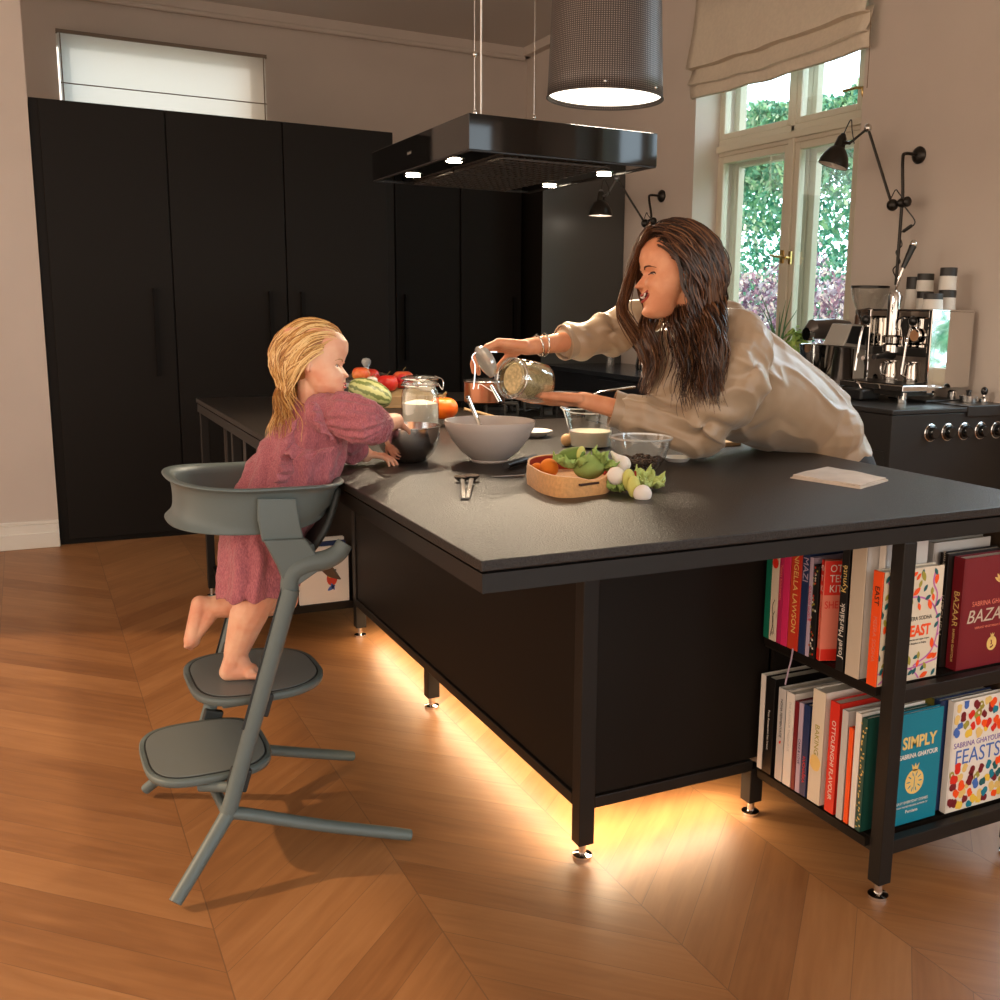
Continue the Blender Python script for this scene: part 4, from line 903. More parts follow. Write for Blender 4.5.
setp(obj('egg', B().ell(tl(567, 440, .02), (.02, .02, .02)), mat('egg_tan', (.6, .35, .15), .5)), 'small tan egg peeping out left of the milk jug', 'egg')
setp(obj('baking_tray', B().box((-.11, -.12, 0), (.11, .12, .05), Matrix.Translation(V((2.03, 3.45, T)))), mat('grey_tin', (.3, .32, .32), .3, .9), smooth=False, bevel=.006), 'grey metal baking tin behind the milk jug', 'tin')

# ------------------------------------------------------------------ blinds
lin = mat('blind_linen', (.70, .61, .49), .85, noise_amt=.06, nscale=40, bump=.2, bscale=400)
def roman(name, x, y0, y1, z1, folds, label):
    """roman blind: list of (z, depth) down from the top rail; the cloth sags a little towards the lower edge"""
    t = thing(name, (x, (y0+y1)/2, z1), label, 'blind')
    b = B(); rows = []; n = 24
    for (z, d, sag) in folds:
        rows.append([V((x-d+.006*math.sin(j*1.3+z*9)*(d > .03), lerp(y0, y1, j/n), z-sag*math.sin(PI*j/n)+.004*math.sin(j*.9+z*7))) for j in range(n+1)])
    b.rings(rows, closed=False, cap=False); o = obj('cloth', b, lin, t, ang=50); md = o.modifiers.new('s', 'SOLIDIFY'); md.thickness = .003
    return t
za = at(703, 66, x=XW-.07).z; zb0 = at(697, 98, x=XW-.05).z; ztop = 3.47
yl, yr = at(694, 60, x=XW-.05).y, at(874, 20, x=XW-.05).y
yr = max(yr, 4.42)
bl = roman('roman_blind', XW-.012, yl, yr, ztop, [(ztop, .02, 0), (za+.25, .05, 0), (za+.02, .10, .01), (za-.004, .105, .012), (za-.006, .06, .012), (za+.03, .045, .0), (za-.05, .06, .02), (za-.10, .085, .03), (za-.105, .07, .03), (za-.07, .05, .01), (zb0+.05, .06, .02), (zb0+.005, .05, .015), (zb0-.0, .035, .015)], 'cream linen roman blind gathered above the tall window')
obj('top_rail', B().box((XW-.06, yr, ztop), (XW-.002, yl, ztop+.03)), white, bl, smooth=False)
cordm = mat('cord_brown', (.2, .12, .06), .7)
b = B(); q = [at(871, 10, x=XW-.13), at(869, 60, x=XW-.12), at(867, 88, x=XW-.06)]; b.tube(q, .002, 6); obj('pull_cord', b, cordm, bl)
# flat blind over the high window
ax0, ax1 = at(57, 31, y=YB-.03).x, at(265, 60, y=YB-.03).x
zt1 = at(57, 31, y=YB-.03).z; 
t = thing('flat_blind', ((ax0+ax1)/2, YB-.03, zt1), 'thin white blind half lit by daylight over the high window above the cabinets', 'blind')
def sheer():
    m = bpy.data.materials.new('sheer_cloth'); m.use_nodes = True; nt = m.node_tree; nt.nodes.clear()
    o = nt.nodes.new('ShaderNodeOutputMaterial'); d = nt.nodes.new('ShaderNodeBsdfDiffuse'); d.inputs[0].default_value = (.66, .62, .56, 1); tr = nt.nodes.new('ShaderNodeBsdfTranslucent'); tr.inputs[0].default_value = (.8, .8, .78, 1); tp = nt.nodes.new('ShaderNodeBsdfTransparent')
    a = nt.nodes.new('ShaderNodeMixShader'); a.inputs[0].default_value = .45; nt.links.new(d.outputs[0], a.inputs[1]); nt.links.new(tr.outputs[0], a.inputs[2])
    c = nt.nodes.new('ShaderNodeMixShader'); c.inputs[0].default_value = .12; nt.links.new(a.outputs[0], c.inputs[1]); nt.links.new(tp.outputs[0], c.inputs[2]); nt.links.new(c.outputs[0], o.inputs[0]); return m
b = B(); n = 14; b.rings([[V((lerp(ax0, ax1, j/n), YB-.03-.004*math.sin(j), z)) for j in range(n+1)] for z in (zt1-.005, zt1-.3, zt1-.46, zt1-.62, 2.45)], closed=False, cap=False)
obj('cloth', b, sheer(), t)
b = B(); b.box((ax0-.01, YB-.045, zt1-.01), (ax1+.01, YB-.002, zt1+.015)); obj('top_rail', b, mat('rail_brown', (.2, .15, .11), .6), t, smooth=False)
zr = at(160, 93, y=YB-.04).z
for x in (ax0+.015, ax1-.015): obj('side_cord', B().tube([(x, YB-.042, zt1), (x, YB-.042, 2.45)], .0045, 6), mat('rail_brown', (.2, .15, .11), .6), t)
obj('rod', B().tube([(ax0, YB-.045, zr), (ax1, YB-.045, zr)], .0045, 6), mat('rail_brown', (.2, .15, .11), .6), t)

# ------------------------------------------------------------------ garden outside the tall window
def leaves(name, boxes, n, size, ms, label, cat, seed):
    rr = random.Random(seed); b = B()
    for i in range(n):
        lo, hi = rr.choice(boxes); p = V([rr.uniform(lo[k], hi[k]) for k in range(3)])
        p += V((noise.noise(p*1.3)*.3, 0, noise.noise(p*1.1+V((9, 0, 0)))*.5))
        s = size*rr.uniform(.6, 1.4); a = V((rr.gauss(0, 1), rr.gauss(0, 1), rr.gauss(0, 1))).normalized(); c = a.orthogonal().normalized(); d = a.cross(c)
        b.mi = rr.randrange(len(ms)); v = [b.bm.verts.new(p+c*s), b.bm.verts.new(p+d*s*.5+a*s*.2), b.bm.verts.new(p-c*s), b.bm.verts.new(p-d*s*.5+a*s*.2)]
        b.face(v)
    o = obj(name, b, ms, smooth=False, fix=False); setp(o, label, cat, None, 'stuff'); return o
lg = lambda n, c: mat(n, c, .6, spec=.3)
G1 = [lg('leaf_teal', (.18, .55, .42)), lg('leaf_green', (.25, .60, .38)), lg('leaf_light', (.50, .80, .68)), lg('leaf_deep', (.08, .32, .26))]
G2 = [lg('leaf_purple', (.30, .20, .34)), lg('leaf_lilac', (.72, .70, .88)), lg('leaf_pale', (.88, .88, .95)), lg('leaf_plum', (.42, .30, .46))]
G3 = [lg('leaf_lime', (.35, .62, .22)), lg('leaf_light', (.50, .80, .68)), lg('leaf_green', (.25, .60, .38))]
leaves('hedge', [((8.5, 6.5, .8), (9.8, 15.5, 3.3)), ((8.6, 9.5, 3.2), (9.8, 12.0, 3.9)), ((7.5, -4, .5), (9, 6, 3.3))], 60000, .055, G1, 'tall teal green hedge seen through the window', 'hedge', 1)
leaves('flowering_bush', [((7.35, 7.2, -.6), (8.0, 13.0, 1.85))], 26000, .042, G2, 'purple bush with pale blossoms outside the window, below the hedge', 'bush', 2)
leaves('low_shrub', [((6.2, 6.4, -.6), (6.8, 11.5, .75))], 14000, .035, G3, 'bright green low shrubs at the foot of the window view', 'shrub', 3)
struct('ground', B().box((4.53, -8, -.9), (30, 30, -.6)), mat('lawn', (.12, .28, .07), .9, noise_amt=.3, nscale=3), smooth=False)
# pale house wall beyond the hedge's left end
# ------------------------------------------------------------------ plants on the counter in front of the window
pl_ = thing('aloe_plant', at(778, 392, y=5.0), 'spiky dark green plant in a pot on the window counter behind the woman', 'plant')
bc = at(776, 385, x=3.95)
bc.z = zc
potm = mat('clay_pot', (.35, .3, .26), .7)
obj('pot', B().lathe([(.001, 0), (.05, 0), (.062, .10), (.058, .10), (.05, .09), (.001, .09)], TM(bc), 28), potm, pl_)
spk = mat('spike_green', (.06, .16, .07), .45, col2=(.12, .26, .12), nscale=30)
for i, (px, py) in enumerate([(759, 290), (757, 300), (792, 292), (786, 300), (780, 312), (770, 318), (797, 310), (762, 322)]):
    e_ = at(px, py, x=bc.x+.02*(i % 3-1)); s_ = bc+V((.01*(i % 3-1), .015*(i-3.5)/3.5, .09)); mid_ = lerp(s_, e_, .5)+V((0, (e_.y-s_.y)*-.15, .03))
    obj('leaf', B().tube(spl([s_, mid_, e_], 6), [.011*(1-k/14) for k in range(13)], 6, flat=.35), spk, pl_)
bc2 = at(803, 392, x=3.86); bc2.z = zc
t = thing('potted_herb', bc2, 'bushy lime green herb in a pot left of the stand mixer', 'plant')
obj('pot', B().lathe([(.001, 0), (.045, 0), (.055, .09), (.05, .09), (.001, .08)], TM(bc2), 24), potm, t)
rr = random.Random(4); b = B(); cc = at(796, 350, x=3.86)
limes = [lg('herb_lime', (.42, .58, .14)), lg('herb_green', (.25, .42, .10))]
for i in range(420):
    a = V((rr.gauss(0, 1), rr.gauss(0, 1), rr.gauss(0, 1))).normalized(); r = rr.random()**.4; p = cc+V((a.x*.07, a.y*.10, a.z*.14))*r
    c_ = a.orthogonal().normalized()*.018; d_ = a.cross(c_).normalized()*.012; b.mi = i % 2
    b.face([b.bm.verts.new(p+q) for q in (c_, d_, -c_, -d_)])
obj('foliage', b, limes, t, smooth=False, fix=False)
obj('stem', B().tube([bc2+V((0, 0, .07)), cc], .006, 6), spk, t)

# ------------------------------------------------------------------ wall lamps
bronze = mat('bronze_black', (.03, .026, .022), .32, .6); shw = mat('shade_inside', (.62, .56, .50), .5)
def sconce(name, plate, joint, elbow, neck, shade_c, sr, sdir, label, lower=None, metal=bronze):
    t = thing(name, plate, label, 'wall lamp')
    obj('wall_plate', B().lathe([(.001, 0), (.042, 0), (.044, .01), (.036, .022), (.02, .03), (.001, .031)], Matrix.Translation((XW, plate.y, plate.z)) @ Matrix.Rotation(-PI/2, 4, 'Y'), 28), bronze, t)
    x1 = joint.x
    pts = spl([V((XW-.01, plate.y, plate.z)), V((x1+.03, plate.y, plate.z)), V((x1, lerp(plate.y, joint.y, .5), plate.z-.035)), joint+V((0, 0, .05)), joint], 6)
    if lower: pts += [lerp(joint, lower, k/6) for k in range(1, 7)]
    obj('stem', B().tube(pts, .0085, 10), bronze, t)
    obj('joint', B().ell(joint, (.03, .024, .024)).ell(joint+V((0, -.035, .004)), (.026, .018, .026)).ell(joint+V((-.02, .045, -.008)), (.03, .03, .03)), bronze, t)
    j2 = joint+V((-.02, .05, -.005))
    obj('lower_arm', B().tube([j2, elbow], .0075, 10), bronze, t); obj('elbow', B().ell(elbow, (.02, .02, .022)), steel if metal is bronze else metal, t)
    obj('upper_arm', B().tube([elbow, neck], .0065, 10), metal, t)
    d = V(sdir).normalized(); Q = rotm(d.orthogonal(), d.cross(d.orthogonal())).to_4x4()
    ax = d.orthogonal().normalized(); ay = d.cross(ax)
    Q = Matrix((ax, ay, d)).transposed().to_4x4(); Q.translation = shade_c
    s = obj('lamp_shade', B().lathe([(.018, -.13*sr/.075), (.024, -.12*sr/.075), (.030, -.075*sr/.075), (sr*.62, -.058*sr/.075), (sr*.86, -.028*sr/.075), (sr*.98, 0), (sr, .02), (sr-.003, .02), (sr*.95, 0), (sr*.8, -.03*sr/.075), (sr*.5, -.055*sr/.075), (.001, -.062*sr/.075)], Q, 40), [bronze], t)
    obj('shade_lining', B().lathe([(sr-.004, .018), (sr*.94, -.001), (sr*.79, -.031*sr/.075), (sr*.45, -.052*sr/.075), (.001, -.057*sr/.075)], Q, 40), shw, s)
    obj('bulb', B().ell(shade_c+d*-.005, .022), mat('bulb_white', (.8, .75, .68), .3), s)
    top = shade_c-d*(.13*sr/.075)
    obj('neck', B().cap(top, .016, top+d*.03, .02).tube([neck, lerp(top, shade_c, .25)], .009, 8), metal, t)
    obj('cable', B().tube(spl([top-d*.01, top-d*.05+V((.01, -.02, .03)), neck+V((0, -.01, .06)), neck+V((.01, -.02, -.005))], 8), .0032, 6), dark, t)
    obj('cable', B().tube(spl([j2+V((0, .01, .03)), j2+V((0, -.02, .07)), j2+V((-.01, -.055, .05)), joint+V((0, -.03, 0))], 8), .003, 6), dark, t)
    return t
P1 = at(917, 155, x=XW-.02); J1 = at(902, 203, x=XW-.13)
lw_ = at(896, 285, x=XW-.13)
E1 = at(868, 128, x=XW-.22); N1 = at(850, 143, x=XW-.30); S1 = at(834, 162, x=XW-.32)
sconce('wall_lamp', P1, J1, E1, N1, S1, .5*30/F*(S1-V((0, 0, H))).dot(CF), (-.25, .15, -1), 'bronze articulated wall lamp in front of the right side of the window', lower=lw_)
t = bpy.data.objects['wall_lamp']
cb = spl([J1+V((0, -.02, -.02)), at(915, 222, x=XW-.1), at(906, 230, x=XW-.12), at(899, 234, x=XW-.13), at(902, 245, x=XW-.12), at(896, 252, x=XW-.13), at(900, 262, x=XW-.13), at(893, 270, x=XW-.13), at(899, 282, x=XW-.14)], 6)
obj('cable', B().tube(cb, .0035, 6), dark, t); obj('switch', B().cap(at(904, 231, x=XW-.13), .009, at(911, 226, x=XW-.12), .009), dark, t)
P2 = at(660, 196, x=XW-.02); J2 = at(651, 222, x=XW-.13); E2 = at(617, 178.5, x=XW-.30); N2 = at(607, 195, x=XW-.38); S2 = at(600.5, 213, x=XW-.40)
sconce('wall_lamp', P2, J2, E2, N2, S2, .5*24/F*(S2-V((0, 0, H))).dot(CF), (0, 0, -1), 'black articulated wall lamp above the woman\'s head, near the tall black cabinet', metal=mat('lamp_grey', (.25, .26, .28), .3, .9))
add_light('wall_lamp_light', 'POINT', S2+V((0, 0, -.03)), .6, (1, .85, .7), size=.03)

# ------------------------------------------------------------------ things on the counter by the window
def ctop(px, py): return at(px, py, z=zc)
# espresso machine: mirror side towards the camera, lever group at its left
em = thing('espresso_machine', (3.72, 3.95, zc), 'tall chrome lever espresso machine on the range counter', 'espresso machine')
mir = mat('mirror_steel', (.80, .78, .75), .04, 1)
q = at(948, 388, z=zc); 
X0, Y0 = 3.60, 3.60
def emp(px, py, y): return at(px, py, y=y)
Yf, Yk = 3.60, 4.02     # near side and far side panels
bA = emp(932, 388, Yf); bB = emp(986, 388, Yf); 
xa, xb = emp(936, 330, Yf).x, 4.06
ztp = emp(950, 311, Yf).z; zbt = emp(950, 388, Yf).z
zbt = max(zbt, zc+.02)
obj('side_panel', B().box((xa, Yf, zbt), (xb, Yf+.01, ztp)), mir, em, smooth=False, bevel=.002)
obj('side_panel', B().box((xa, Yk-.01, zbt), (xb, Yk, ztp)), mir, em, smooth=False, bevel=.002)
for (y0_, y1_) in ((Yf-.006, Yf+.018), (Yk-.018, Yk+.006)):
    obj('corner_post', B().box((xa-.035, y0_, zc+.045), (xa, y1_, ztp+.004)), chrome, em, smooth=False, bevel=.004)
obj('boiler_housing', B().box((xa+.06, Yf+.012, zbt+.16), (xb-.004, Yk-.012, ztp-.03)), mir, em, smooth=False, bevel=.01)
obj('cup_tray', B().box((xa-.03, Yf, ztp-.006), (xb, Yk, ztp+.006)), chrome, em, smooth=False, bevel=.002)
x_f = emp(902, 385, Yf).x
obj('drip_tray', B().box((x_f, Yf-.005, zc+.055), (xa+.02, Yk+.005, zc+.085)), chrome, em, smooth=False, bevel=.004)
obj('drip_grate', B().box((x_f+.02, Yf+.015, zc+.085), (xa, Yk-.015, zc+.09)), dark, em, smooth=False)
obj('tray_body', B().box((x_f+.01, Yf+.01, zc+.035), (xa+.02, Yk-.01, zc+.056)), dark, em, smooth=False)
for (x, y) in ((x_f+.035, Yf+.03), (x_f+.035, Yk-.04), (xb-.06, Yf+.04), (xb-.06, Yk-.04)):
    obj('foot', B().lathe([(.001, 0), (.024, 0), (.024, .05), (.018, .056), (.001, .056)], TM(V((x, y, zc))), 20), chrome, em)
yg = 3.86; xg = emp(893, 330, 3.86).x
zg0 = ztp-.16
ztg = at(890, 290, y=yg).z
obj('lever_group', B().lathe([(.001, zg0-zc), (.05, zg0-zc), (.052, zg0+.03-zc), (.035, zg0+.04-zc), (.035, ztg-.03-zc), (.028, ztg-.01-zc), (.012, ztg-zc), (.001, ztg-zc)], TM(V((xg, yg, zc))), 28), chrome, em)
g0 = V((xg, yg, ztg-.01)); g1 = at(903, 268, y=yg-.03); g2 = at(913, 246, y=yg-.05); 
lv_ = obj('lever', B().tube([g0, at(898, 283, y=yg-.02), g1], [.007, .0065, .007], 10), chrome, em)
obj('lever_grip', B().tube([g1, lerp(g1, g2, .5), g2], [.012, .015, .018], 12), mat('grip_black', (.01, .01, .01), .3), lv_)
obj('grip_cap', B().ell(g2+(g2-g1)*.1, (.018, .018, .02)), chrome, lv_)
for dy in (-.16, .16):
    b = B(); b.tube(spl([(xa-.01, yg+dy, ztp-.10), (xa-.05, yg+dy, ztp-.08), (xa-.075, yg+dy, ztp-.12), (xa-.10, yg+dy, zc+.13)], 6), .006, 8); obj('steam_wand', b, chrome, em)
    obj('valve_knob', B().ell((xa-.05, yg+dy, ztp-.05), (.02, .024, .024)), mat('grip_black', (.01, .01, .01), .3), em)
obj('gauge', B().lathe([(.001, 0), (.035, 0), (.035, .012), (.030, .014), (.001, .014)], Matrix.Translation((xa+.05, yg-.09, ztp-.12)) @ Matrix.Rotation(-PI/2, 4, 'Y'), 28), chrome, em)
obj('gauge_face', B().lathe([(.001, .0145), (.028, .0145), (.028, .015), (.001, .015)], Matrix.Translation((xa+.05, yg-.09, ztp-.12)) @ Matrix.Rotation(-PI/2, 4, 'Y'), 28), mat('gauge_copper', (.45, .22, .10), .4), em)
obj('group_bell', B().lathe([(.001, 0), (.045, 0), (.045, .035), (.03, .045), (.001, .045)], TM(V((xg, yg, zg0-.045))), 28), chrome, em)
pf = obj('portafilter', B().tube([(xg, yg, zg0-.055), (xg-.08, yg-.03, zg0-.06), (xg-.17, yg-.06, zg0-.065)], [.028, .014, .013], 12), mat('grip_black', (.01, .01, .01), .3), em)
obj('crossbar', B().box((xa-.02, Yf+.01, zg0-.06), (xa+.0, Yk-.01, zg0-.02)), dark, em, smooth=False)
# two milk pitchers on the drip tray
for i, (y, lab) in enumerate(((3.74, 'steel milk pitcher on the right of the drip tray'), (3.88, 'steel milk pitcher in the middle of the drip tray'))):
    c = V((xg+.03, y, zc+.09)); t = thing('milk_pitcher', c, lab, 'pitcher')
    obj('pitcher_body', B().lathe([(.001, 0), (.042, 0), (.044, .02), (.036, .075), (.038, .095), (.035, .095), (.033, .075), (.04, .02), (.001, .005)], TM(c), 28), mir, t)
    obj('handle', B().tube(spl([c+V((-.036, 0, .085)), c+V((-.07, 0, .08)), c+V((-.072, 0, .035)), c+V((-.042, 0, .025))], 6), .004, 8), chrome, t)
# paper and glass cups stacked on top of the machine
cupw = mat('cup_white', (.72, .68, .62), .5); cupb = mat('cup_black', (.03, .027, .025), .5)
def cup(px, y, zoff, r, h, lab, up=False, body=cupw, band=cupb, grp=None):
    r *= 1.22; h *= 1.22; zoff *= 1.22
    c = at(px, 300, y=y); c = V((c.x, y, ztp+.006+zoff)); t = thing('coffee_cup', c, lab, 'cup', grp)
    obj('cup_body', B().lathe([(.001, 0), (r, 0), (r*.98, .004), (r*.9, h*.98), (r*.86, h), (.001, h)], TM(c), 28), body, t)
    obj('band', B().lathe([(r*.955, h*.5), (r*.93, h*.5), (r*.93, h*.96), (r*.905, h*1.01), (.001, h*1.012)], TM(c), 28), band, t)
    return t
cup(947, 3.68, 0, .036, .075, 'lower white cup of the right-hand stack on the espresso machine')
cup(946.5, 3.68, .077, .035, .085, 'black and white cup on top of the right-hand stack')
cup(933, 3.64, 0, .04, .06, 'wide dark cup at the near edge of the espresso machine top')
cup(962, 3.82, 0, .038, .05, 'low dark cup right of the stack on the espresso machine', body=cupb)
cup(925, 3.84, 0, .036, .07, 'lower cup of the middle stack on the espresso machine')
cup(924, 3.84, .072, .036, .07, 'upper dark-topped cup of the middle stack')
cup(914, 3.93, 0, .038, .13, 'tall white and black canister behind the lever of the espresso machine')
cup(933, 4.0, .05, .03, .075, 'dark cup half hidden behind the middle stack', body=cupb) if False else None
# grinder with a slanted screen
gr = thing('coffee_grinder', (3.6, 4.35, zc), 'coffee grinder with a slanted dark screen and clear hopper, left of the espresso machine', 'grinder')
gy = 4.12; bodym = mat('grinder_silver', (.45, .42, .38), .45, .2)
def gp(px, py, y=gy): return at(px, py, y=y)
a = gp(848, 348); b_ = gp(884, 322); 
b = B(); poly = [gp(843, 346), gp(853, 324), gp(882, 327), gp(884, 347), gp(872, 350)]
b.rings([[p+V((0, 0, 0)) for p in poly], [p+V((0, .16, 0)) for p in poly]]); obj('head', b, bodym, gr, smooth=False, bevel=.006)
poly = [gp(846, 343, gy-.002), gp(852, 326, gy-.002), gp(868, 327, gy-.002), gp(864, 345, gy-.002)]
b = B(); b.rings([poly, [p+V((0, -.004, 0)) for p in poly]]); obj('screen', b, mat('screen_dark', (.02, .022, .024), .35), gr, smooth=False)
c = gp(872, 400); c = V((gp(873, 340).x, gy+.08, zc)); zh_ = gp(873, 347).z
obj('column', B().box((c.x+.0, gy+.02, zc), (c.x+.07, gy+.14, zh_+.01)), bodym, gr, smooth=False, bevel=.008)
obj('base', B().box((c.x-.13, gy+.0, zc), (c.x+.08, gy+.16, zc+.03)), dark, gr, smooth=False, bevel=.006)
ch = V((gp(879, 320).x, gy+.08, gp(879, 322).z)); hh = gp(879, 288).z-ch.z
obj('hopper', B().lathe([(.04, 0), (.045, .01), (.09, hh*.7), (.097, hh)], TM(ch), 32), glass, gr)
obj('beans', B().lathe([(.001, .0), (.038, 0), (.06, hh*.35), (.001, hh*.42)], TM(ch), 24), mat('raisin', (.10, .045, .02), .5), gr)
obj('hopper_lid', B().lathe([(.001, hh), (.099, hh), (.099, hh+.012), (.001, hh+.014)], TM(ch), 32), dark, gr)
obj('portafilter_fork', B().tube([(c.x+.01, gy+.02, zh_-.05), (c.x-.03, gy-.02, zh_-.06), (c.x-.09, gy-.03, zh_-.055)], [.012, .016, .012], 10).cap((c.x-.03, gy-.01, zh_-.10), .02, (c.x-.03, gy-.01, zh_-.06), .03), chrome, gr)
for i, px in enumerate((861, 869.5)):
    c2 = gp(px, 324, 4.42); c2.z = gp(px, 324, 4.42).z
    t = thing('glass_jar', V((c2.x, 4.42, zc)), ['small brown jar behind the grinder screen, the left of two', 'small brown jar behind the grinder screen, the right of two'][i], 'jar')
    obj('jar_body', B().lathe([(.001, 0), (.034, 0), (.036, .02), (.036, c2.z+.04-zc), (.03, c2.z+.055-zc), (.001, c2.z+.055-zc)], TM(V((c2.x, 4.42, zc))), 24), mat('brown_jar', (.10, .05, .03), .25), t)
    obj('lid', B().lathe([(.034, c2.z+.055-zc), (.034, c2.z+.075-zc), (.001, c2.z+.076-zc)], TM(V((c2.x, 4.42, zc))), 24), dark, t)
# stand mixer
mx_ = V((at(822, 385, y=4.46).x, 4.46, zc)); mt = thing('stand_mixer', mx_, 'grey stand mixer with a polished bowl beside the window', 'mixer')
mg = mat('mixer_grey', (.13, .11, .10), .28, .5)
def mp_(px, py, y=4.46): return at(px, py, y=y)
obj('head', B().tube([mp_(808, 331), mp_(812, 329), mp_(830, 329), mp_(846, 330), mp_(851, 333)], [.03, .052, .058, .052, .03], 24), mg, mt)
obj('head_band', B().tube([mp_(806, 334), mp_(810, 334)], [.035, .038], 20), chrome, mt)
bz = mp_(818, 372).z
obj('mixing_bowl', B().lathe([(.001, mp_(815, 378).z-zc), (.05, mp_(815, 378).z-zc), (.085, mp_(815, 365).z-zc), (.098, mp_(815, 345).z-zc), (.1, mp_(815, 344).z-zc), (.09, mp_(815, 345).z-zc), (.001, mp_(815, 370).z-zc)], TM(V((mp_(817, 345).x, 4.46, zc))), 32), mir, mt)
obj('column', B().tube([V((mp_(843, 340).x, 4.46, zc+.02)), mp_(843, 345), mp_(845, 333)], [.06, .045, .04], 16), mg, mt)
obj('base', B().box((mp_(806, 370).x, 4.37, zc), (mp_(850, 370).x, 4.55, zc+.03)), mg, mt, smooth=False, bevel=.012)
t = thing('wooden_drawer_box', V((mp_(822, 382, 4.4).x, 4.4, zc)), 'small dark box with a pale front between mixer and espresso machine', 'box')
c = mp_(822, 385, 4.24); 
obj('box_body', B().box((c.x-.05, 4.24, zc), (c.x+.04, 4.33, zc+.085)), dark, t, smooth=False, bevel=.003); obj('front', B().box((c.x-.045, 4.235, zc+.01), (c.x+.035, 4.24, zc+.06)), wood, t, smooth=False)
kb = V((at(848, 395, z=zc).x, 3.98, zc))
c = at(858, 400, z=zc)
t = thing('knock_box', c, 'black coffee knock box in front of the grinder with a looped handle', 'box')
obj('box_body', B().box((c.x-.02, c.y-.04, zc), (c.x+.10, c.y+.10, zc+.055)), mat('box_black', (.012, .012, .013), .35), t, smooth=False, bevel=.01)
obj('handle', B().tube(spl([c+V((-.01, -.03, .056)), c+V((-.01, .0, .09)), c+V((.03, .06, .085)), c+V((.09, .08, .056))], 6), .004, 8), chrome, t)
# small tools right of the machine
for (px, py, r, h, lab, m2) in ((953, 396, .02, .085, 'black round-headed tamper standing near the range', cupb), (988, 402, .022, .07, 'small chrome and black tamper at the right edge of the range', chrome)):
    c = at(px, py, z=zc+.008); 
    if c.x > 4.05: c.x = 4.04
    t = thing('tamper', c, lab, 'tamper'); obj('tamper_base', B().lathe([(.001, 0), (r, 0), (r, .018), (r*.4, .028), (r*.35, h*.55), (.001, h*.55)], TM(c), 24), chrome, t); obj('grip', B().ell(c+V((0, 0, h*.75)), (r*.75, r*.75, h*.3)), kn, t)
c = at(968, 402, z=zc+.008); t = thing('pepper_mill', c, 'short silver pot with a black knob at the back of the range', 'pot')
obj('pot_body', B().lathe([(.001, 0), (.04, 0), (.042, .03), (.03, .035), (.001, .036)], TM(c), 24), steel, t); obj('knob', B().lathe([(.012, .036), (.012, .05), (.016, .055), (.001, .06)], TM(c), 16), kn, t)
c = at(938, 402, z=zc); t = setp(obj('black_tray', B().box((c.x-.11, c.y-.03, zc), (c.x+.13, c.y+.09, zc+.012)), mat('box_black', (.012, .012, .013), .35), smooth=False, bevel=.003), 'flat black tamping tray beside the espresso machine', 'tray')
# far items on the counter behind the woman's arms
c = at(640, 372, z=zc); kt = thing('kettle', V((3.78, 6.2, zc)), 'steel electric kettle partly hidden behind the woman\'s raised sleeve', 'kettle')
kc = V((at(648, 350, y=6.2).x, 6.2, zc))
obj('kettle_body', B().lathe([(.001, 0), (.08, 0), (.085, .02), (.07, .16), (.05, .2), (.001, .205)], TM(kc), 28), mir, kt); obj('spout', B().tube([kc+V((-.06, 0, .12)), kc+V((-.12, 0, .17))], [.02, .012], 10), mir, kt); obj('handle', B().tube(spl([kc+V((.07, 0, .17)), kc+V((.13, 0, .16)), kc+V((.12, 0, .06)), kc+V((.08, 0, .04))], 6), .01, 8), dark, kt)
c = at(617, 374, z=zc); setp(obj('glass_bottle', B().lathe([(.001, 0), (.03, 0), (.03, .12), (.012, .16), (.012, .2), (.001, .2)], TM(V((3.75, 6.6, zc))), 20), glass), 'small clear bottle standing near the tall cabinet', 'bottle')

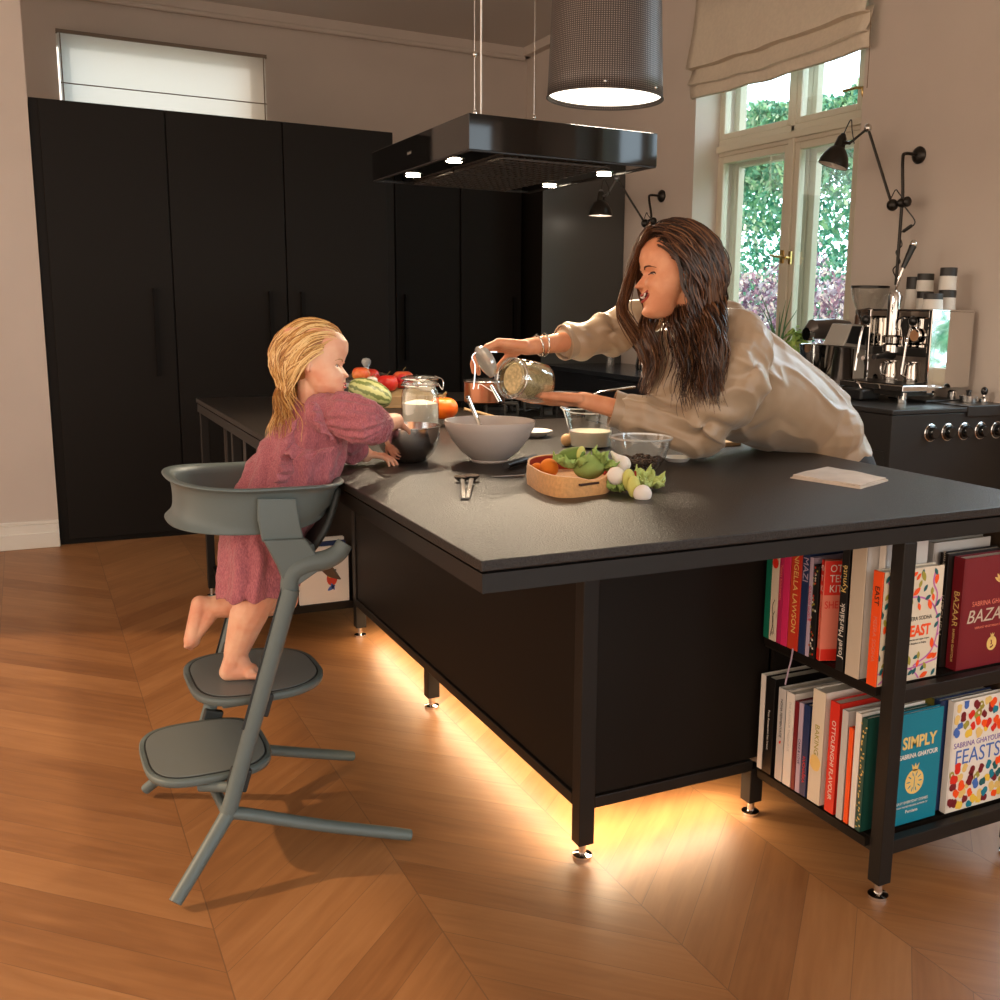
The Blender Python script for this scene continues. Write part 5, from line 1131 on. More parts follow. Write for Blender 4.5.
# ------------------------------------------------------------------ high chair
cg = mat('chair_grey', (.115, .145, .142), .42, spec=.4, bump=.12, bscale=260)
cgl = mat('chair_plate', (.17, .19, .185), .45, spec=.4, bump=.12, bscale=260)
cdk = mat('chair_groove', (.02, .024, .023), .6)
YN, YF_ = 2.385, 2.825
hc = thing('high_chair', (.45, 2.6, 0), 'blue-grey high chair with two step plates at the island side, the child standing in it', 'high chair')
def chair_side(y, s):
    J = V((.350, y, .165)); top = V((.512, y, .692))
    rear = V((.214, y-s*.09, .020)); front = V((.785, y-s*.03 if s > 0 else y+.055, .020))
    obj('leg', B().tube(spl([J, lerp(J, rear, .5)+V((0, -s*.002, .0)), rear], 6), [.0185-.0002*i for i in range(13)], 14, flat=.9), cg, hc)
    obj('leg', B().tube(spl([J+V((-.004, 0, 0)), J+V((.04, 0, -.012)), lerp(J, front, .5)+V((0, 0, -.003)), front], 6), [.020]+[.0175]*17+[.016], 14, flat=.85), cg, hc)
    obj('upright', B().tube([J+V((-.003, 0, -.01)), lerp(J, top, .25), lerp(J, top, .6), top], [.019, .0185, .020, .021], 16, flat=1.0), cg, hc)
    # curved arm at the top, sweeping to the table side
    p = [top+V((-.006, 0, -.02)), at(292, 574, y=y), at(307, 564, y=y), at(325, 560, y=y), at(338, 553, y=y), at(345, 543, y=y)]
    if s < 0: p = [V((q.x, y, q.z)) for q in [top+V((-.006, 0, -.02)), at(292, 574, y=YN), at(307, 564, y=YN), at(325, 560, y=YN), at(338, 553, y=YN), at(345, 543, y=YN)]]
    obj('curved_arm', B().tube(spl(p, 6), [.020+.004*math.sin(PI*i/30) for i in range(31)], 14, flat=.75, up=(0, 1, 0)), cg, hc)
    q = [at(263, 540, y=YN), at(305, 538, y=YN), at(324, 566, y=YN), at(300, 583, y=YN), at(287, 592, y=YN), at(277, 566, y=YN)]
    y0 = y-.010
    obj('bracket', B().rings([[V((a.x, y0, a.z)) for a in q], [V((a.x, y0+.020, a.z)) for a in q]]), cg, hc, smooth=False, bevel=.004)
    # dark groove strip on the upright
    sd_ = -1 if s > 0 else 1
    obj('groove', B().box((-.0035, -.0015, -.18), (.0035, .0015, .18), Matrix.Translation(lerp(J, top, .70)+V((-.0195, sd_*.004, .005))) @ Matrix.Rotation(math.atan2(.162, .527), 4, 'Y')), cdk, hc, smooth=False)
    for (px_, z_) in ((.437, .425), (.38, .245)):
        obj('clamp', B().box((-.024, -.012, -.028), (.024, .012, .028), Matrix.Translation((px_, y+(.02 if s > 0 else -.02), z_-.01)) @ Matrix.Rotation(.3, 4, 'Y')), cdk, hc, smooth=False, bevel=.004)
chair_side(YN, 1); chair_side(YF_, -1)
obj('knob', B().ell((.40, YF_+.02, .545), (.02, .02, .026)), cg, hc)
def plate(cx, cy, z, a, b_, nm, taper=.0):
    def ring(s, zz, n=64):
        out = []
        for i in range(n):
            t = 2*PI*i/n; c_, s_ = math.cos(t), math.sin(t); e = 2/3.4
            x = a*s*math.copysign(abs(c_)**e, c_); y = b_*s*math.copysign(abs(s_)**e, s_)
            out.append(V((cx+x, cy+y*(1-taper*max(0, x/a)**2), zz)))
        return out
    p = obj(nm, B().rings([ring(.93, z-.022), ring(.985, z-.018), ring(1, z-.010), ring(1, z-.003), ring(.985, z), ring(.925, z), ring(.918, z-.0025), ring(.905, z-.0025), ring(.898, z+.0005), ring(.5, z+.001), ring(.05, z+.001)]), [cg], hc, ang=50)
    obj('inlay', B().rings([ring(.897, z), ring(.895, z+.0022), ring(.4, z+.0024), ring(.01, z+.0024)]), [cgl], p)
    obj('edge_line', B().rings([ring(.92, z-.002), ring(.92, z+.0012), ring(.90, z+.0012), ring(.90, z-.002)], cap=False), [cdk], p)
    return p
ZP = .425
plate(.462, 2.612, ZP, .163, .185, 'footrest', .25)
plate(.335, 2.612, .243, .150, .185, 'footrest', .05)
for (x0_, x1_, z_) in ((.30, .47, ZP-.03), (.28, .42, .243-.03)):
    obj('support', B().box((x0_+.06, 2.47, z_-.006), (x1_-.02, 2.75, z_+.008)), cg, hc, smooth=False, bevel=.006)
obj('crossbar', B().tube([(.345, YN, .17), (.335, 2.6, .175), (.345, YF_, .17)], .013, 12), cg, hc)
obj('crossbar', B().tube([(.375, YN+.01, .12+.1), (.30, 2.46, .21)], .013, 12), cg, hc)
obj('crossbar', B().box((.555, 2.40, .74), (.575, 2.81, .79)), cg, hc, smooth=False, bevel=.006)
# seat ring
rc_ = V((.478, 2.604, 0)); RA, RB = .197, .212
zt_r, zb_r = .931, .822
def rr_(th, s, z, dx=0):
    c_, s_ = math.cos(th), math.sin(th); e = 2/2.7
    return V((rc_.x+dx+RA*s*math.copysign(abs(c_)**e, c_), rc_.y+RB*s*math.copysign(abs(s_)**e, s_), z))
N = 72; prof_rows = []
for i in range(N):
    th = 2*PI*i/N; lf = max(0, -math.cos(th))**1.5; rt = max(0, math.cos(th))**1.5
    zt__ = zt_r-.012*rt+.012*lf; zb__ = zb_r+.03*rt+.012*lf; s0 = .93; sb = .885-.06*rt+.02*lf
    rows = [(s0*.985-.02, zt__-.012), (s0+.01, zt__-.002), (1.0, zt__+.003), (1.045, zt__+.001), (1.055, zt__-.004), (1.03, zt__-.006), (.965, zt__-.014), (.945, zt__-.04), (.92+.02*lf, lerp(zt__, zb__, .75)), (sb+.06*lf+.012, zb__+.012), (sb+.15*lf+.01, zb__), (sb+.14*lf, zb__-.004), (sb-.02, zb__+.004), (.90, lerp(zt__, zb__, .7)), (.92, lerp(zt__, zb__, .3))]
    prof_rows.append([rr_(th, a, z) for a, z in rows])
bm = bmesh.new(); rv = [[bm.verts.new(p) for p in row] for row in prof_rows]
for i in range(N):
    for j in range(len(rv[0])):
        k_ = (j+1) % len(rv[0]); bm.faces.new([rv[i][j], rv[(i+1) % N][j], rv[(i+1) % N][k_], rv[i][k_]])
o = obj('seat_ring', bm, cg, hc, ang=60, sub=1)
# moulded pieces joining the ring to the frame on both sides
for y, s in ((YN, 1), (YF_, -1)):
    q = [at(258, 499, y=YN), at(297, 499, y=YN), at(300, 520, y=YN), at(305, 541, y=YN), at(263, 543, y=YN), at(258, 520, y=YN)]
    y0 = y-.008*s
    obj('ring_plate', B().rings([[V((a.x, y0+(.012 if s > 0 else -.012), a.z)) for a in q], [V((a.x, y0+(.022 if s > 0 else -.022), a.z)) for a in q]]), cg, hc, smooth=False, bevel=.004)
# backrest shell hanging between the frame sides, towards the island
rows = []
for i in range(9):
    u = i/8; row = []
    for j in range(15):
        v_ = j/14*2-1; row.append(V((.575+.085*u+.02*(1-v_*v_)*(1-u)+.01*math.sin(PI*u), 2.605+v_*.165*(1-.25*abs(u-.3)), .745+.16*u)))
    rows.append(row)
o = obj('backrest', B().rings(rows, closed=False, cap=False), mat('chair_dark', (.022, .027, .026), .5), hc, sub=1); md = o.modifiers.new('s', 'SOLIDIFY'); md.thickness = .014; md.offset = -1
obj('leg_pad', B().tube([(.605, 2.50, .73), (.645, 2.52, .68), (.665, 2.53, .665)], [.03, .022, .006], 10, flat=.4), mat('harness_brown', (.12, .08, .05), .6), hc)

# ------------------------------------------------------------------ people
def skinm(name, c, c2):
    return mat(name, c, .48, spec=.35, col2=c2, nscale=18, sss=.10, bump=.04, bscale=220)
def head(b, M, h, P):
    """head as rings from chin to crown; local +y is the face, sizes in head heights"""
    T_ = P['sec']; Z = 56; A = 72
    def samp(z):
        for i in range(len(T_)-1):
            if T_[i][0] <= z <= T_[i+1][0]:
                t = (z-T_[i][0])/(T_[i+1][0]-T_[i][0]); t = t*t*(3-2*t)*.5+t*.5
                return [lerp(T_[i][k], T_[i+1][k], t) for k in (1, 2, 3)]
        return T_[-1][1:]
    rings = []
    for i in range(Z+1):
        z = -.5+i/Z; z = max(-.4995, min(.4995, z))
        yf, yb, hw = samp(z); cy = (yf+yb)/2; ry = (yf-yb)/2; row = []
        for k in range(A):
            t = 2*PI*k/A; sx, sy = math.sin(t), math.cos(t)
            ex = .86 if sy > 0 else 1.0
            x = hw*math.copysign(abs(sx)**ex, sx); y = cy+ry*math.copysign(abs(sy)**.95, sy)
            if sy > 0:
                for (cx_, cz, sx_, sz_, a) in P['bump']:
                    for sg in ((1, -1) if cx_ else (1,)):
                        y += a*math.exp(-((x-sg*cx_)/sx_)**2-((z-cz)/sz_)**2)*min(1, sy*2.5)
                nz = P['nose']; # ridge from the brow to the tip, then back under
                if nz[1]-.03 < z < nz[0]:
                    u = (nz[0]-z)/(nz[0]-nz[1]); pr_ = nz[2]*min(u, 1)**1.3 if u <= 1 else nz[2]*max(0, 1-(u-1)*(nz[0]-nz[1])/.03)
                    w_ = lerp(.035, .06, min(u, 1)); y += pr_*math.exp(-(x/w_)**2)
            row.append(M @ V((x*h, y*h, z*h)))
        rings.append(row)
    b.rings(rings)
    for sg in (1, -1):
        ex, ey, ez = P['ear']
        R = M.to_3x3()
        b.ell(M @ V((sg*ex*h, ey*h, ez*h)), (.022*h, .055*h, .085*h), R @ Matrix.Rotation(sg*-.35, 3, 'Z') @ Matrix.Rotation(.2, 3, 'X'), 14, 10)
        b.ell(M @ V((sg*ex*h, (ey+.02)*h, (ez-.08)*h)), (.018*h, .028*h, .03*h), R, 10, 8)
ADULT = dict(sec=[(-.5, .33, .15, .05), (-.475, .40, .08, .10), (-.43, .425, .05, .145), (-.36, .405, .03, .185), (-.28, .40, -.02, .225), (-.2, .405, -.10, .262), (-.1, .395, -.27, .295), (0, .375, -.41, .31), (.08, .39, -.44, .318), (.18, .405, -.455, .325), (.28, .38, -.45, .32), (.37, .31, -.40, .29), (.44, .20, -.30, .23), (.48, .09, -.18, .15), (.5, .0, -.08, .04)],
    bump=[(.135, -.015, .055, .04, -.045), (.12, .065, .09, .025, .018), (.17, -.13, .075, .06, .05), (0, -.225, .09, .016, .022), (0, -.30, .075, .018, .024), (0, -.265, .10, .012, -.018), (0, -.43, .07, .04, .025), (.055, -.125, .028, .025, .03), (.115, -.20, .018, .05, -.012), (0, .04, .05, .03, -.012)],
    nose=(.03, -.140, .12), ear=(.322, -.02, -.06))
CHILD = dict(sec=[(-.5, .29, .12, .07), (-.47, .365, .05, .13), (-.42, .39, -.02, .19), (-.34, .405, -.08, .26), (-.24, .40, -.16, .30), (-.14, .385, -.28, .33), (-.04, .37, -.40, .345), (.06, .395, -.47, .36), (.17, .43, -.52, .375), (.28, .425, -.52, .37), (.37, .36, -.47, .34), (.44, .25, -.36, .27), (.48, .12, -.22, .17), (.5, .0, -.1, .04)],
    bump=[(.15, -.06, .06, .04, -.04), (.19, -.2, .10, .09, .045), (0, -.275, .06, .016, .028), (0, -.325, .05, .018, .026), (0, -.30, .07, .010, -.015), (0, -.43, .06, .04, .03), (.045, -.165, .028, .022, .022), (0, -.02, .06, .03, -.02)],
    nose=(-.04, -.175, .085), ear=(.345, -.05, -.09))
def surfy(P, x, z):
    T_ = P['sec']
    for i in range(len(T_)-1):
        if T_[i][0] <= z <= T_[i+1][0]:
            t = (z-T_[i][0])/(T_[i+1][0]-T_[i][0]); t = t*t*(3-2*t)*.5+t*.5; yf, yb, hw = [lerp(T_[i][k], T_[i+1][k], t) for k in (1, 2, 3)]
    sx = min(1, abs(x)/hw)**(1/.86); sy = math.sqrt(max(0, 1-sx*sx)); y = (yf+yb)/2+(yf-yb)/2*sy**.95
    for (cx_, cz, sx_, sz_, a) in P['bump']:
        for sg in ((1, -1) if cx_ else (1,)): y += a*math.exp(-((x-sg*cx_)/sx_)**2-((z-cz)/sz_)**2)*min(1, sy*2.5)
    return y
def hand(b, W, fd, pn, side, s, curl, spread=.10, thumb=(.75, .55, .25), tcurl=.3):
    W = V(W); fd = V(fd).normalized(); pn = V(pn); pn = (pn-fd*pn.dot(fd)).normalized(); th = fd.cross(pn)*side
    tips = []
    K = []
    for i in range(4):
        k = W+fd*(.088-.004*abs(i-1))*s+th*((1.5-i)*.0195*s)
        K.append(k); b.cap(W+th*((1.5-i)*.011*s)+fd*.008*s, .0145*s, k, .0115*s, 12)
    b.cap(W+fd*.04*s-pn*.001+th*.008*s, .018*s, W+fd*.065*s-th*.012*s, .016*s, 12)
    L = [(.044, .026, .021), (.049, .030, .022), (.045, .028, .021), (.035, .021, .019)]
    for i in range(4):
        p = K[i]; a = 0; sp = (1.5-i)*spread
        for j in range(3):
            a += curl[i][j] if isinstance(curl[i], (list, tuple)) else curl[i]*(.8, 1.0, .7)[j]
            d = (fd*math.cos(sp)+th*math.sin(sp))*math.cos(a)+pn*math.sin(a); q = p+d*L[i][j]*s
            b.cap(p, (.0098, .0088, .0080)[j]*s, q, (.0088, .0080, .0068)[j]*s, 10); p = q
        tips.append((p, d))
    p = W+fd*.022*s+th*.020*s; d = (th*thumb[0]+fd*thumb[1]+pn*thumb[2]).normalized()
    b.cap(W+fd*.01*s, .016*s, p+d*.02*s, .0145*s, 12)
    a = 0
    for j, l in enumerate((.042, .032, .026)):
        dd = (d*math.cos(a)+(fd*.7+pn*.7).normalized()*math.sin(a)).normalized(); q = p+dd*l*s
        b.cap(p, (.0135, .0112, .0098)[j]*s, q, (.0112, .0098, .0078)[j]*s, 10); p = q; a += tcurl
    tips.append((p, dd))
    return tips
def face_bits(t, M, h, P, iris, lipm, browm, smile=False, teeth=False, gaze=(0, 1, 0)):
    ey = dict(A=(.135, .335, -.015), C=(.15, .335, -.06))['C' if P is CHILD else 'A']
    R = M.to_3x3(); r = .047*h if P is not CHILD else .046*h
    SP = lambda x, z, o: M @ V((x*h, (surfy(P, x, z)+o)*h, z*h))
    for sg in (1, -1):
        c = SP(sg*ey[0], ey[2], -.036 if smile else -.027); e = obj('eye', B().ell(c, (r*1.05, r, r*(.55 if smile else .75)), R, 18, 12), mat('eye_white', (.62, .55, .50), .2), t)
        g = (R @ V((gaze[0], gaze[1], gaze[2]))).normalized()
        obj('iris', B().ell(c+g*r*.72, (r*.5, r*.32, r*(.42 if smile else .5)), rotm(g.orthogonal(), g), 14, 8), iris, e)
        xs_ = (-.05, -.025, 0, .03, .06)
        obj('eyelashes', B().tube(spl([SP(sg*(ey[0]+dx), ey[2]+.020-dx*dx*7-(.006 if smile else 0), .004) for dx in xs_], 4), [.006*h]*4+[(.014 if smile else .010)*h]*9+[.006*h]*4, 6), browm, t)
        obj('lower_lid', B().tube(spl([SP(sg*(ey[0]+dx), ey[2]-.020+dx*dx*5+(.006 if smile else 0), -.001) for dx in xs_], 4), [.002*h]*4+[.003*h]*9+[.002*h]*4, 6), browm, t)
        zb_ = .085 if P is not CHILD else .09
        obj('eyebrow', B().tube(spl([SP(sg*(ey[0]+dx), ey[2]+zb_-dx*dx*5, .002) for dx in (-.07, -.035, 0, .04, .08)], 4), [.007*h]*4+[.012*h]*9+[.005*h]*4, 6, flat=.6), browm, t)
def hair(name, t, M, h, m, roots, L, colliders, style, wave, n, seed, rad, grav=.22, inflate=.03, step=.012, spreadn=.25, hug=-.12, hr=(.335, .445, .475)):
    """strands growing from the scalp, combed over it by `style`, then falling with gravity around the body shapes"""
    rr = random.Random(seed); b = B(); R = M.to_3x3(); Mi = M.inverted(); out_d = -V((CF.x, CF.y, 0)).normalized()
    HC = V((0, -.04*h, .02*h))
    for i in range(n):
        a, e_ = roots(rr)
        d = V((math.sin(a)*math.cos(e_), math.cos(a)*math.cos(e_), math.sin(e_)))
        fi = rr.random(); infl = inflate*fi
        HR = V((hr[0]*h+infl*.9, hr[1]*h+infl, hr[2]*h+infl)); lp_ = HC+V((d.x*HR.x, d.y*HR.y, d.z*HR.z))
        v = V(style(a, e_, rr)).normalized(); ln = L*rr.uniform(.78, 1.04); k = 0
        pts = [M @ (HC+(lp_-HC)*.97)]; free = False
        ph = rr.uniform(0, .9)+a*1.5; w_ = wave[0]*rr.uniform(.6, 1.2); lat = V((rr.gauss(0, 1), rr.gauss(0, 1), 0))*spreadn
        wv = None
        while k*step < ln:
            if not free:
                u = lp_-HC; nrm = V((u.x/HR.x**2, u.y/HR.y**2, u.z/HR.z**2)).normalized()
                gl = Mi.to_3x3() @ V((0, 0, -1))
                v = v+gl*grav; v = (v-nrm*v.dot(nrm)).normalized(); lp_ = lp_+v*step; u = lp_-HC
                s = math.sqrt((u.x/HR.x)**2+(u.y/HR.y)**2+(u.z/HR.z)**2); lp_ = HC+u/s; q = M @ lp_
                if lp_.z < hug*h+.0*h: free = True; wv = (R @ v)
            else:
                wv = (wv+V((0, 0, -grav*1.3))+lat*.02).normalized(); q = pts[-1]+wv*step
                lq = Mi @ q; u = lq-HC; s = (u.x/HR.x)**2+(u.y/HR.y)**2+(u.z/HR.z)**2
                if s < 1: q = M @ (HC+u/math.sqrt(s))
                for (c, r) in colliders:
                    r2 = r+infl*.8
                    for _ in range(12):
                        if (q-c).length < r2: q = q+out_d*.012
                wv = (q-pts[-1]); wv = wv.normalized() if wv.length > 1e-6 else V((0, 0, -1))
            pts.append(q); k += 1
        out = []
        for j, q in enumerate(pts):
            g = min(1, max(0, j*step-.03)/.12); tl_ = (pts[min(j+1, len(pts)-1)]-pts[max(j-1, 0)])
            sdv = tl_.cross(CF); sdv = sdv.normalized() if sdv.length > 1e-6 else V((1, 0, 0))
            out.append(q+sdv*w_*g*math.sin(j*step*wave[1]+ph)+out_d*w_*.6*g*math.cos(j*step*wave[1]+ph))
        b.mi = rr.randrange(len(m)) if isinstance(m, list) else 0
        nn = len(out); b.tube(out, [rad*(1-.75*max(0, (j/nn-.6)/.4)) for j in range(nn)], 3, cap=False)
    return obj(name, b, m, t, fix=False)
def gauze(n, c, c2):
    return mat(n, c, .85, col2=c2, nscale=150, bump=.9, bscale=90, bdist=.004, sheen=.2, stretch=(3.2, 3.2, 1), sss=.0)

# ---- child
skc = skinm('child_skin', hexc(238, 188, 155), hexc(228, 160, 128))
YCH = 2.60
fw = (CR*.97+CF*.10-CU*.06).normalized(); upv = (CU*1.0-CR*.02).normalized()
hC = .183
hcen = at(315, 361, y=YCH)
ax_ = fw.cross(upv).normalized()
MC = Matrix((ax_, fw, ax_.cross(fw))).transposed().to_4x4(); MC.translation = hcen
ch = thing('person', (.46, 2.6, ZP), 'blond toddler in a dusty pink gauze dress standing barefoot in the high chair', 'person')
b = B(); head(b, MC, hC, CHILD)
def A_(px, py, y): return at(px, py, y=y)
neck = A_(312, 404, YCH); chest = A_(308, 440, YCH); hip = A_(270, 508, YCH)
b.chain([hcen+(-upv)*.04-fw*.01, neck], [.035, .034]); b.chain([neck, chest, hip], [.036, .062, .070])
sN = A_(324, 414, 2.52); sF = A_(324, 412, 2.69)
b.chain([sF, sN], [.030, .030]); 
eN = A_(366, 428, 2.47); wN = A_(396, 421, 2.66)
b.chain([sN, eN], [.029, .028]); b.chain([eN, lerp(eN, wN, .4), wN], [.030, .029, .021])
bowlc = V((.945, 2.755, T))
hN = A_(396, 425, 2.615); 
tipsN = hand(b, wN, (V((.945, 2.75, .985))-wN), V((-.2, .3, -1)), 1, .60, [.35, .4, .45, .5], .12)
eF = A_(352, 446, 2.74); wF = A_(366, 464, 2.745); wF.z = T+.028
b.chain([sF, eF], [.034, .030]); b.chain([eF, wF], [.028, .021])
hand(b, wF, CR*.9+CF*.0+V((0, 0, -.06)), V((.0, 0, -1)), 1, .56, [.45, .5, .55, .6], .10, thumb=(.6, .7, .1))
# standing leg and foot
kN = A_(259, 594, 2.545); aN = A_(236, 652, 2.565); 
hipN = A_(266, 515, 2.555); hipF = A_(274, 515, 2.655)
b.chain([hipN, lerp(hipN, kN, .5), kN], [.056, .052, .044]); b.chain([kN, lerp(kN, aN, .38)-CR*.006, aN], [.045, .045, .030])
zf = ZP+.0035
def foot_(b, ank, heel, ball, toe_d, up, s, lat):
    b.cap(ank, .027*s, heel, .022*s, 12); b.cap(heel, .022*s, ball, .021*s, 12); b.cap(ank, .026*s, lerp(heel, ball, .8)+up*.008, .018*s, 12)
    b.cap(ball-lat*.012*s, .017*s, ball+lat*.014*s, .016*s, 12); b.cap(heel+lat*.006, .019*s, ball+lat*.010*s, .017*s)
    for i in range(5):
        o_ = lat*((-2+i)*.0115*s); l = (.024, .021, .019, .016, .013)[i]; r = (.0095, .0072, .0068, .0064, .006)[i]
        st = ball+o_-up*.004; b.cap(st, r*s, st+toe_d*l*s-up*.002, r*.9*s, 8)
heelN = at(228, 667, y=2.56); heelN.z = zf+.021; ballN = at(250, 668, y=2.545); ballN.z = zf+.0205
lat = V((0, 0, 1)).cross((ballN-heelN).normalized()); lat.z = 0
aN.z = max(aN.z, zf+.06)
foot_(b, A_(236, 654, 2.56), heelN, ballN, (ballN-heelN).normalized(), V((0, 0, 1)), 1.0, lat*1)
# bent leg
kF = A_(282, 598, 2.67); aF = A_(213, 607, 2.69)
b.chain([hipF, lerp(hipF, kF, .5), kF], [.056, .050, .043]); b.chain([kF, lerp(kF, aF, .38), aF], [.043, .043, .028])
hF = A_(200, 604, 2.69); bF = A_(192, 640, 2.69); dn = (bF-hF).normalized()
foot_(b, aF, hF, bF, dn, (CR*.9-V((0, 0, .0))).normalized(), 1.0, (dn.cross(CR)).normalized()*.9)
body = obj('body', b, skc, ch); remesh(body, .0028, 4, .5)
eyeb = mat('iris_blue', (.10, .16, .22), .15); lipc = mat('child_lips', hexc(205, 95, 85), .4); bl_ = mat('blond_brow', hexc(190, 140, 90), .7)
face_bits(ch, MC, hC, CHILD, eyeb, lipc, bl_, gaze=(0, 1, -.25))
for (z_, r_, yy) in ((-.278, .012, .395), (-.325, .014, .39)):
    pts = [MC @ V((dx*hC, (surfy(CHILD, dx, z_)-.002)*hC, z_*hC)) for dx in (-.07, -.035, 0, .035, .07)]
    obj('lip', B().tube(spl(pts, 4), [.003*hC]+[r_*hC]*15+[.003*hC], 8), lipc, ch)
# dress
dm = gauze('pink_gauze', hexc(190, 112, 118), hexc(158, 84, 95))
def srings(secs):
    out = []
    for (px, py, y, hw, dp, tilt) in secs:
        c = at(px, py, y=y); ax = (CR*math.cos(tilt)-V((0, 0, 1))*math.sin(tilt)); n_ = 56; row = []
        for i in range(n_):
            t = 2*PI*i/n_; row.append(c+ax*hw*math.cos(t)+V((CF.x, CF.y, 0)).normalized()*dp*math.sin(t))
        out.append(row)
    return out
b = B(); b.rings(srings([(317, 403, 2.6, .040, .038, .3), (318, 412, 2.6, .085, .085, .45), (312, 436, 2.6, .095, .085, .5), (296, 468, 2.6, .108, .092, .45), (280, 496, 2.6, .112, .112, .3), (264, 535, 2.6, .098, .128, .1), (260, 560, 2.6, .096, .132, .0), (258, 589, 2.6, .099, .134, 0)]))
def sleeve(b, pts, rs, n=16): b.chain(pts, rs, n)
b.ell(A_(324, 413, 2.53), .052); b.ell(A_(324, 413, 2.67), .052)
sleeve(b, [A_(330, 411, 2.53), A_(345, 414, 2.49), A_(362, 421, 2.47), A_(374, 426, 2.50), A_(382, 425, 2.56)], [.045, .056, .058, .048, .030])
sleeve(b, [A_(332, 414, 2.67), A_(345, 432, 2.71), A_(352, 448, 2.74)], [.05, .055, .046])
def folds(co, n):
    s = at_s(co)
    return s
SLC = A_(358, 420, 2.485)
def dress_disp(co, n):
    # gathered pleats run down the dress from the yoke, crinkle everywhere
    ang = math.atan2((co-rc_).dot(CF), (co-rc_).dot(CR)); low = min(1, max(0, (1.08-co.z)/.12))
    pl_ = math.sin(ang*26+3*noise.noise(co*9))*.0050*low
    sl = co-SLC
    if sl.length < .085: pl_ += math.sin(math.atan2(sl.dot(CU), sl.dot(CF))*15+2*noise.noise(co*14))*.0032
    return pl_+.004*noise.noise(co*38)+.003*noise.noise(V((co.x*90, co.y*90, co.z*30)))-.002
dr = obj('dress', b, dm, ch); remesh(dr, .0032, 3, .5, dress_disp)
# hollow the hem: a dark inside disc is the leg side, ruffles on the shoulder and back
def ruffle(path, w0, nrm, amp, m, nm='ruffle', seed=0):
    pts = spl(path, 10); rows = []
    for i, p in enumerate(pts):
        u = i/(len(pts)-1); w_ = w0*math.sin(PI*min(max(u, .06), .94))**.5; a = V(nrm).normalized(); tg = (pts[min(i+1, len(pts)-1)]-pts[max(i-1, 0)]).normalized(); s = tg.cross(a).normalized()
        ww = amp*math.sin(i*.85+seed)
        rows.append([p, p+a*w_*.5+s*ww*.5, p+a*w_+s*ww+a*.003*math.sin(i*2.1)])
    o = obj(nm, B().rings(rows, closed=False, cap=False), m, ch, ang=80); md = o.modifiers.new('s', 'SOLIDIFY'); md.thickness = .0035; md = o.modifiers.new('u', 'SUBSURF'); md.levels = 1; md.render_levels = 1
ruffle([A_(300, 416, 2.475), A_(294, 432, 2.465), A_(298, 446, 2.455), A_(316, 450, 2.445), A_(336, 446, 2.44)], .042, -CF*.6-CU*.6-CR*.4, .009, dm)
ruffle([A_(294, 446, 2.465), A_(291, 458, 2.465), A_(294, 470, 2.465), A_(287, 482, 2.465), A_(285, 490, 2.465)], .040, -CF*.7-CR*.6, .008, dm)
ruffle([A_(316, 402, 2.48), A_(322, 412, 2.455), A_(326, 426, 2.44), A_(334, 440, 2.43)], .030, -CF*.7-CR*.5, .007, dm)
# inside edge of the puffed sleeve
obj('sleeve_cuff', B().tube([A_(384, 425, 2.57)+(CU*math.cos(t)+CF*math.sin(t))*.028+CR*.004*math.sin(9*t) for t in [i*2*PI/40 for i in range(41)]], .005, 8, cap=False), dm, ch)
# hair
hm = [mat('blond_a', hexc(222, 178, 110), .42, spec=.5), mat('blond_b', hexc(196, 142, 78), .42, spec=.5), mat('blond_c', hexc(240, 205, 145), .4, spec=.5), mat('blond_d', hexc(160, 108, 55), .45, spec=.4)]
def roots_c(rr):
    while True:
        a = rr.uniform(-PI, PI); e_ = math.asin(rr.uniform(-.25, 1))
        if abs(a) < .62 and e_ < .74: continue
        if abs(a) < 1.12 and e_ < .48: continue
        if abs(a) < 1.5 and e_ < .10: continue
        return a, e_
def style_c(a, e_, rr): return (math.sin(a)*.35+rr.gauss(0, .12), -1+rr.gauss(0, .12), -.1 if e_ > .5 else -.45)
cap_ = B()
nC = hcen
cols = [(A_(316, 425, 2.60), .105), (A_(300, 455, 2.60), .115), (A_(340, 412, 2.49), .062)]
cp = B(); R_ = MC.to_3x3(); cc_ = MC @ V((0, -.10*hC, .10*hC)); cp.ell(cc_, (.378*hC, .43*hC, .415*hC), R_, 28, 18); obj('hair_base', cp, hm[3], ch)
hair('hair', ch, MC, hC, hm, roots_c, .235, [], style_c, (.006, 60), 2500, 11, .00125, grav=.10, inflate=.010, spreadn=.7, hug=-.30, hr=(.393, .498, .502))

# ---- woman
skw = skinm('woman_skin', hexc(222, 158, 120), hexc(208, 138, 100))
YW = 2.52; hW = .246
fw = (-CR*.95-CF*.22-CU*.10).normalized(); upv = (CU*.99-CR*.10-CF*.05).normalized()
hcen = at(675.5, 273, y=YW); ax_ = fw.cross(upv).normalized(); upv = ax_.cross(fw)
MW = Matrix((ax_, fw, upv)).transposed().to_4x4(); MW.translation = hcen
wo = thing('person', (2.38, 2.62, 0), 'smiling dark-haired woman in a beige satin blouse leaning over the island with a glass jar', 'person')
b = B(); head(b, MW, hW, ADULT)
nk = A_(712, 330, 2.55); up1 = A_(730, 360, 2.56); mid = A_(775, 410, 2.58); hp = at(832, 470, y=2.62)
hp = V((2.29, 2.62, .90))
b.chain([hcen-upv*.06-fw*.035, nk], [.058, .062]); b.chain([nk, up1, mid, V((2.25, 2.60, .98)), hp], [.065, .10, .095, .095, .10])
sN = A_(742, 342, 2.42); sF = A_(690, 318, 2.74)
b.chain([sF, up1], [.05, .08]); b.chain([sN, up1], [.042, .08])
eN = A_(700, 430, 2.47); wN = A_(582, 400, 2.64); mN = lerp(eN, wN, .35)
b.chain([sN, eN], [.040, .036]); b.chain([eN, mN, lerp(eN, wN, .75), wN], [.038, .034, .028, .0245])
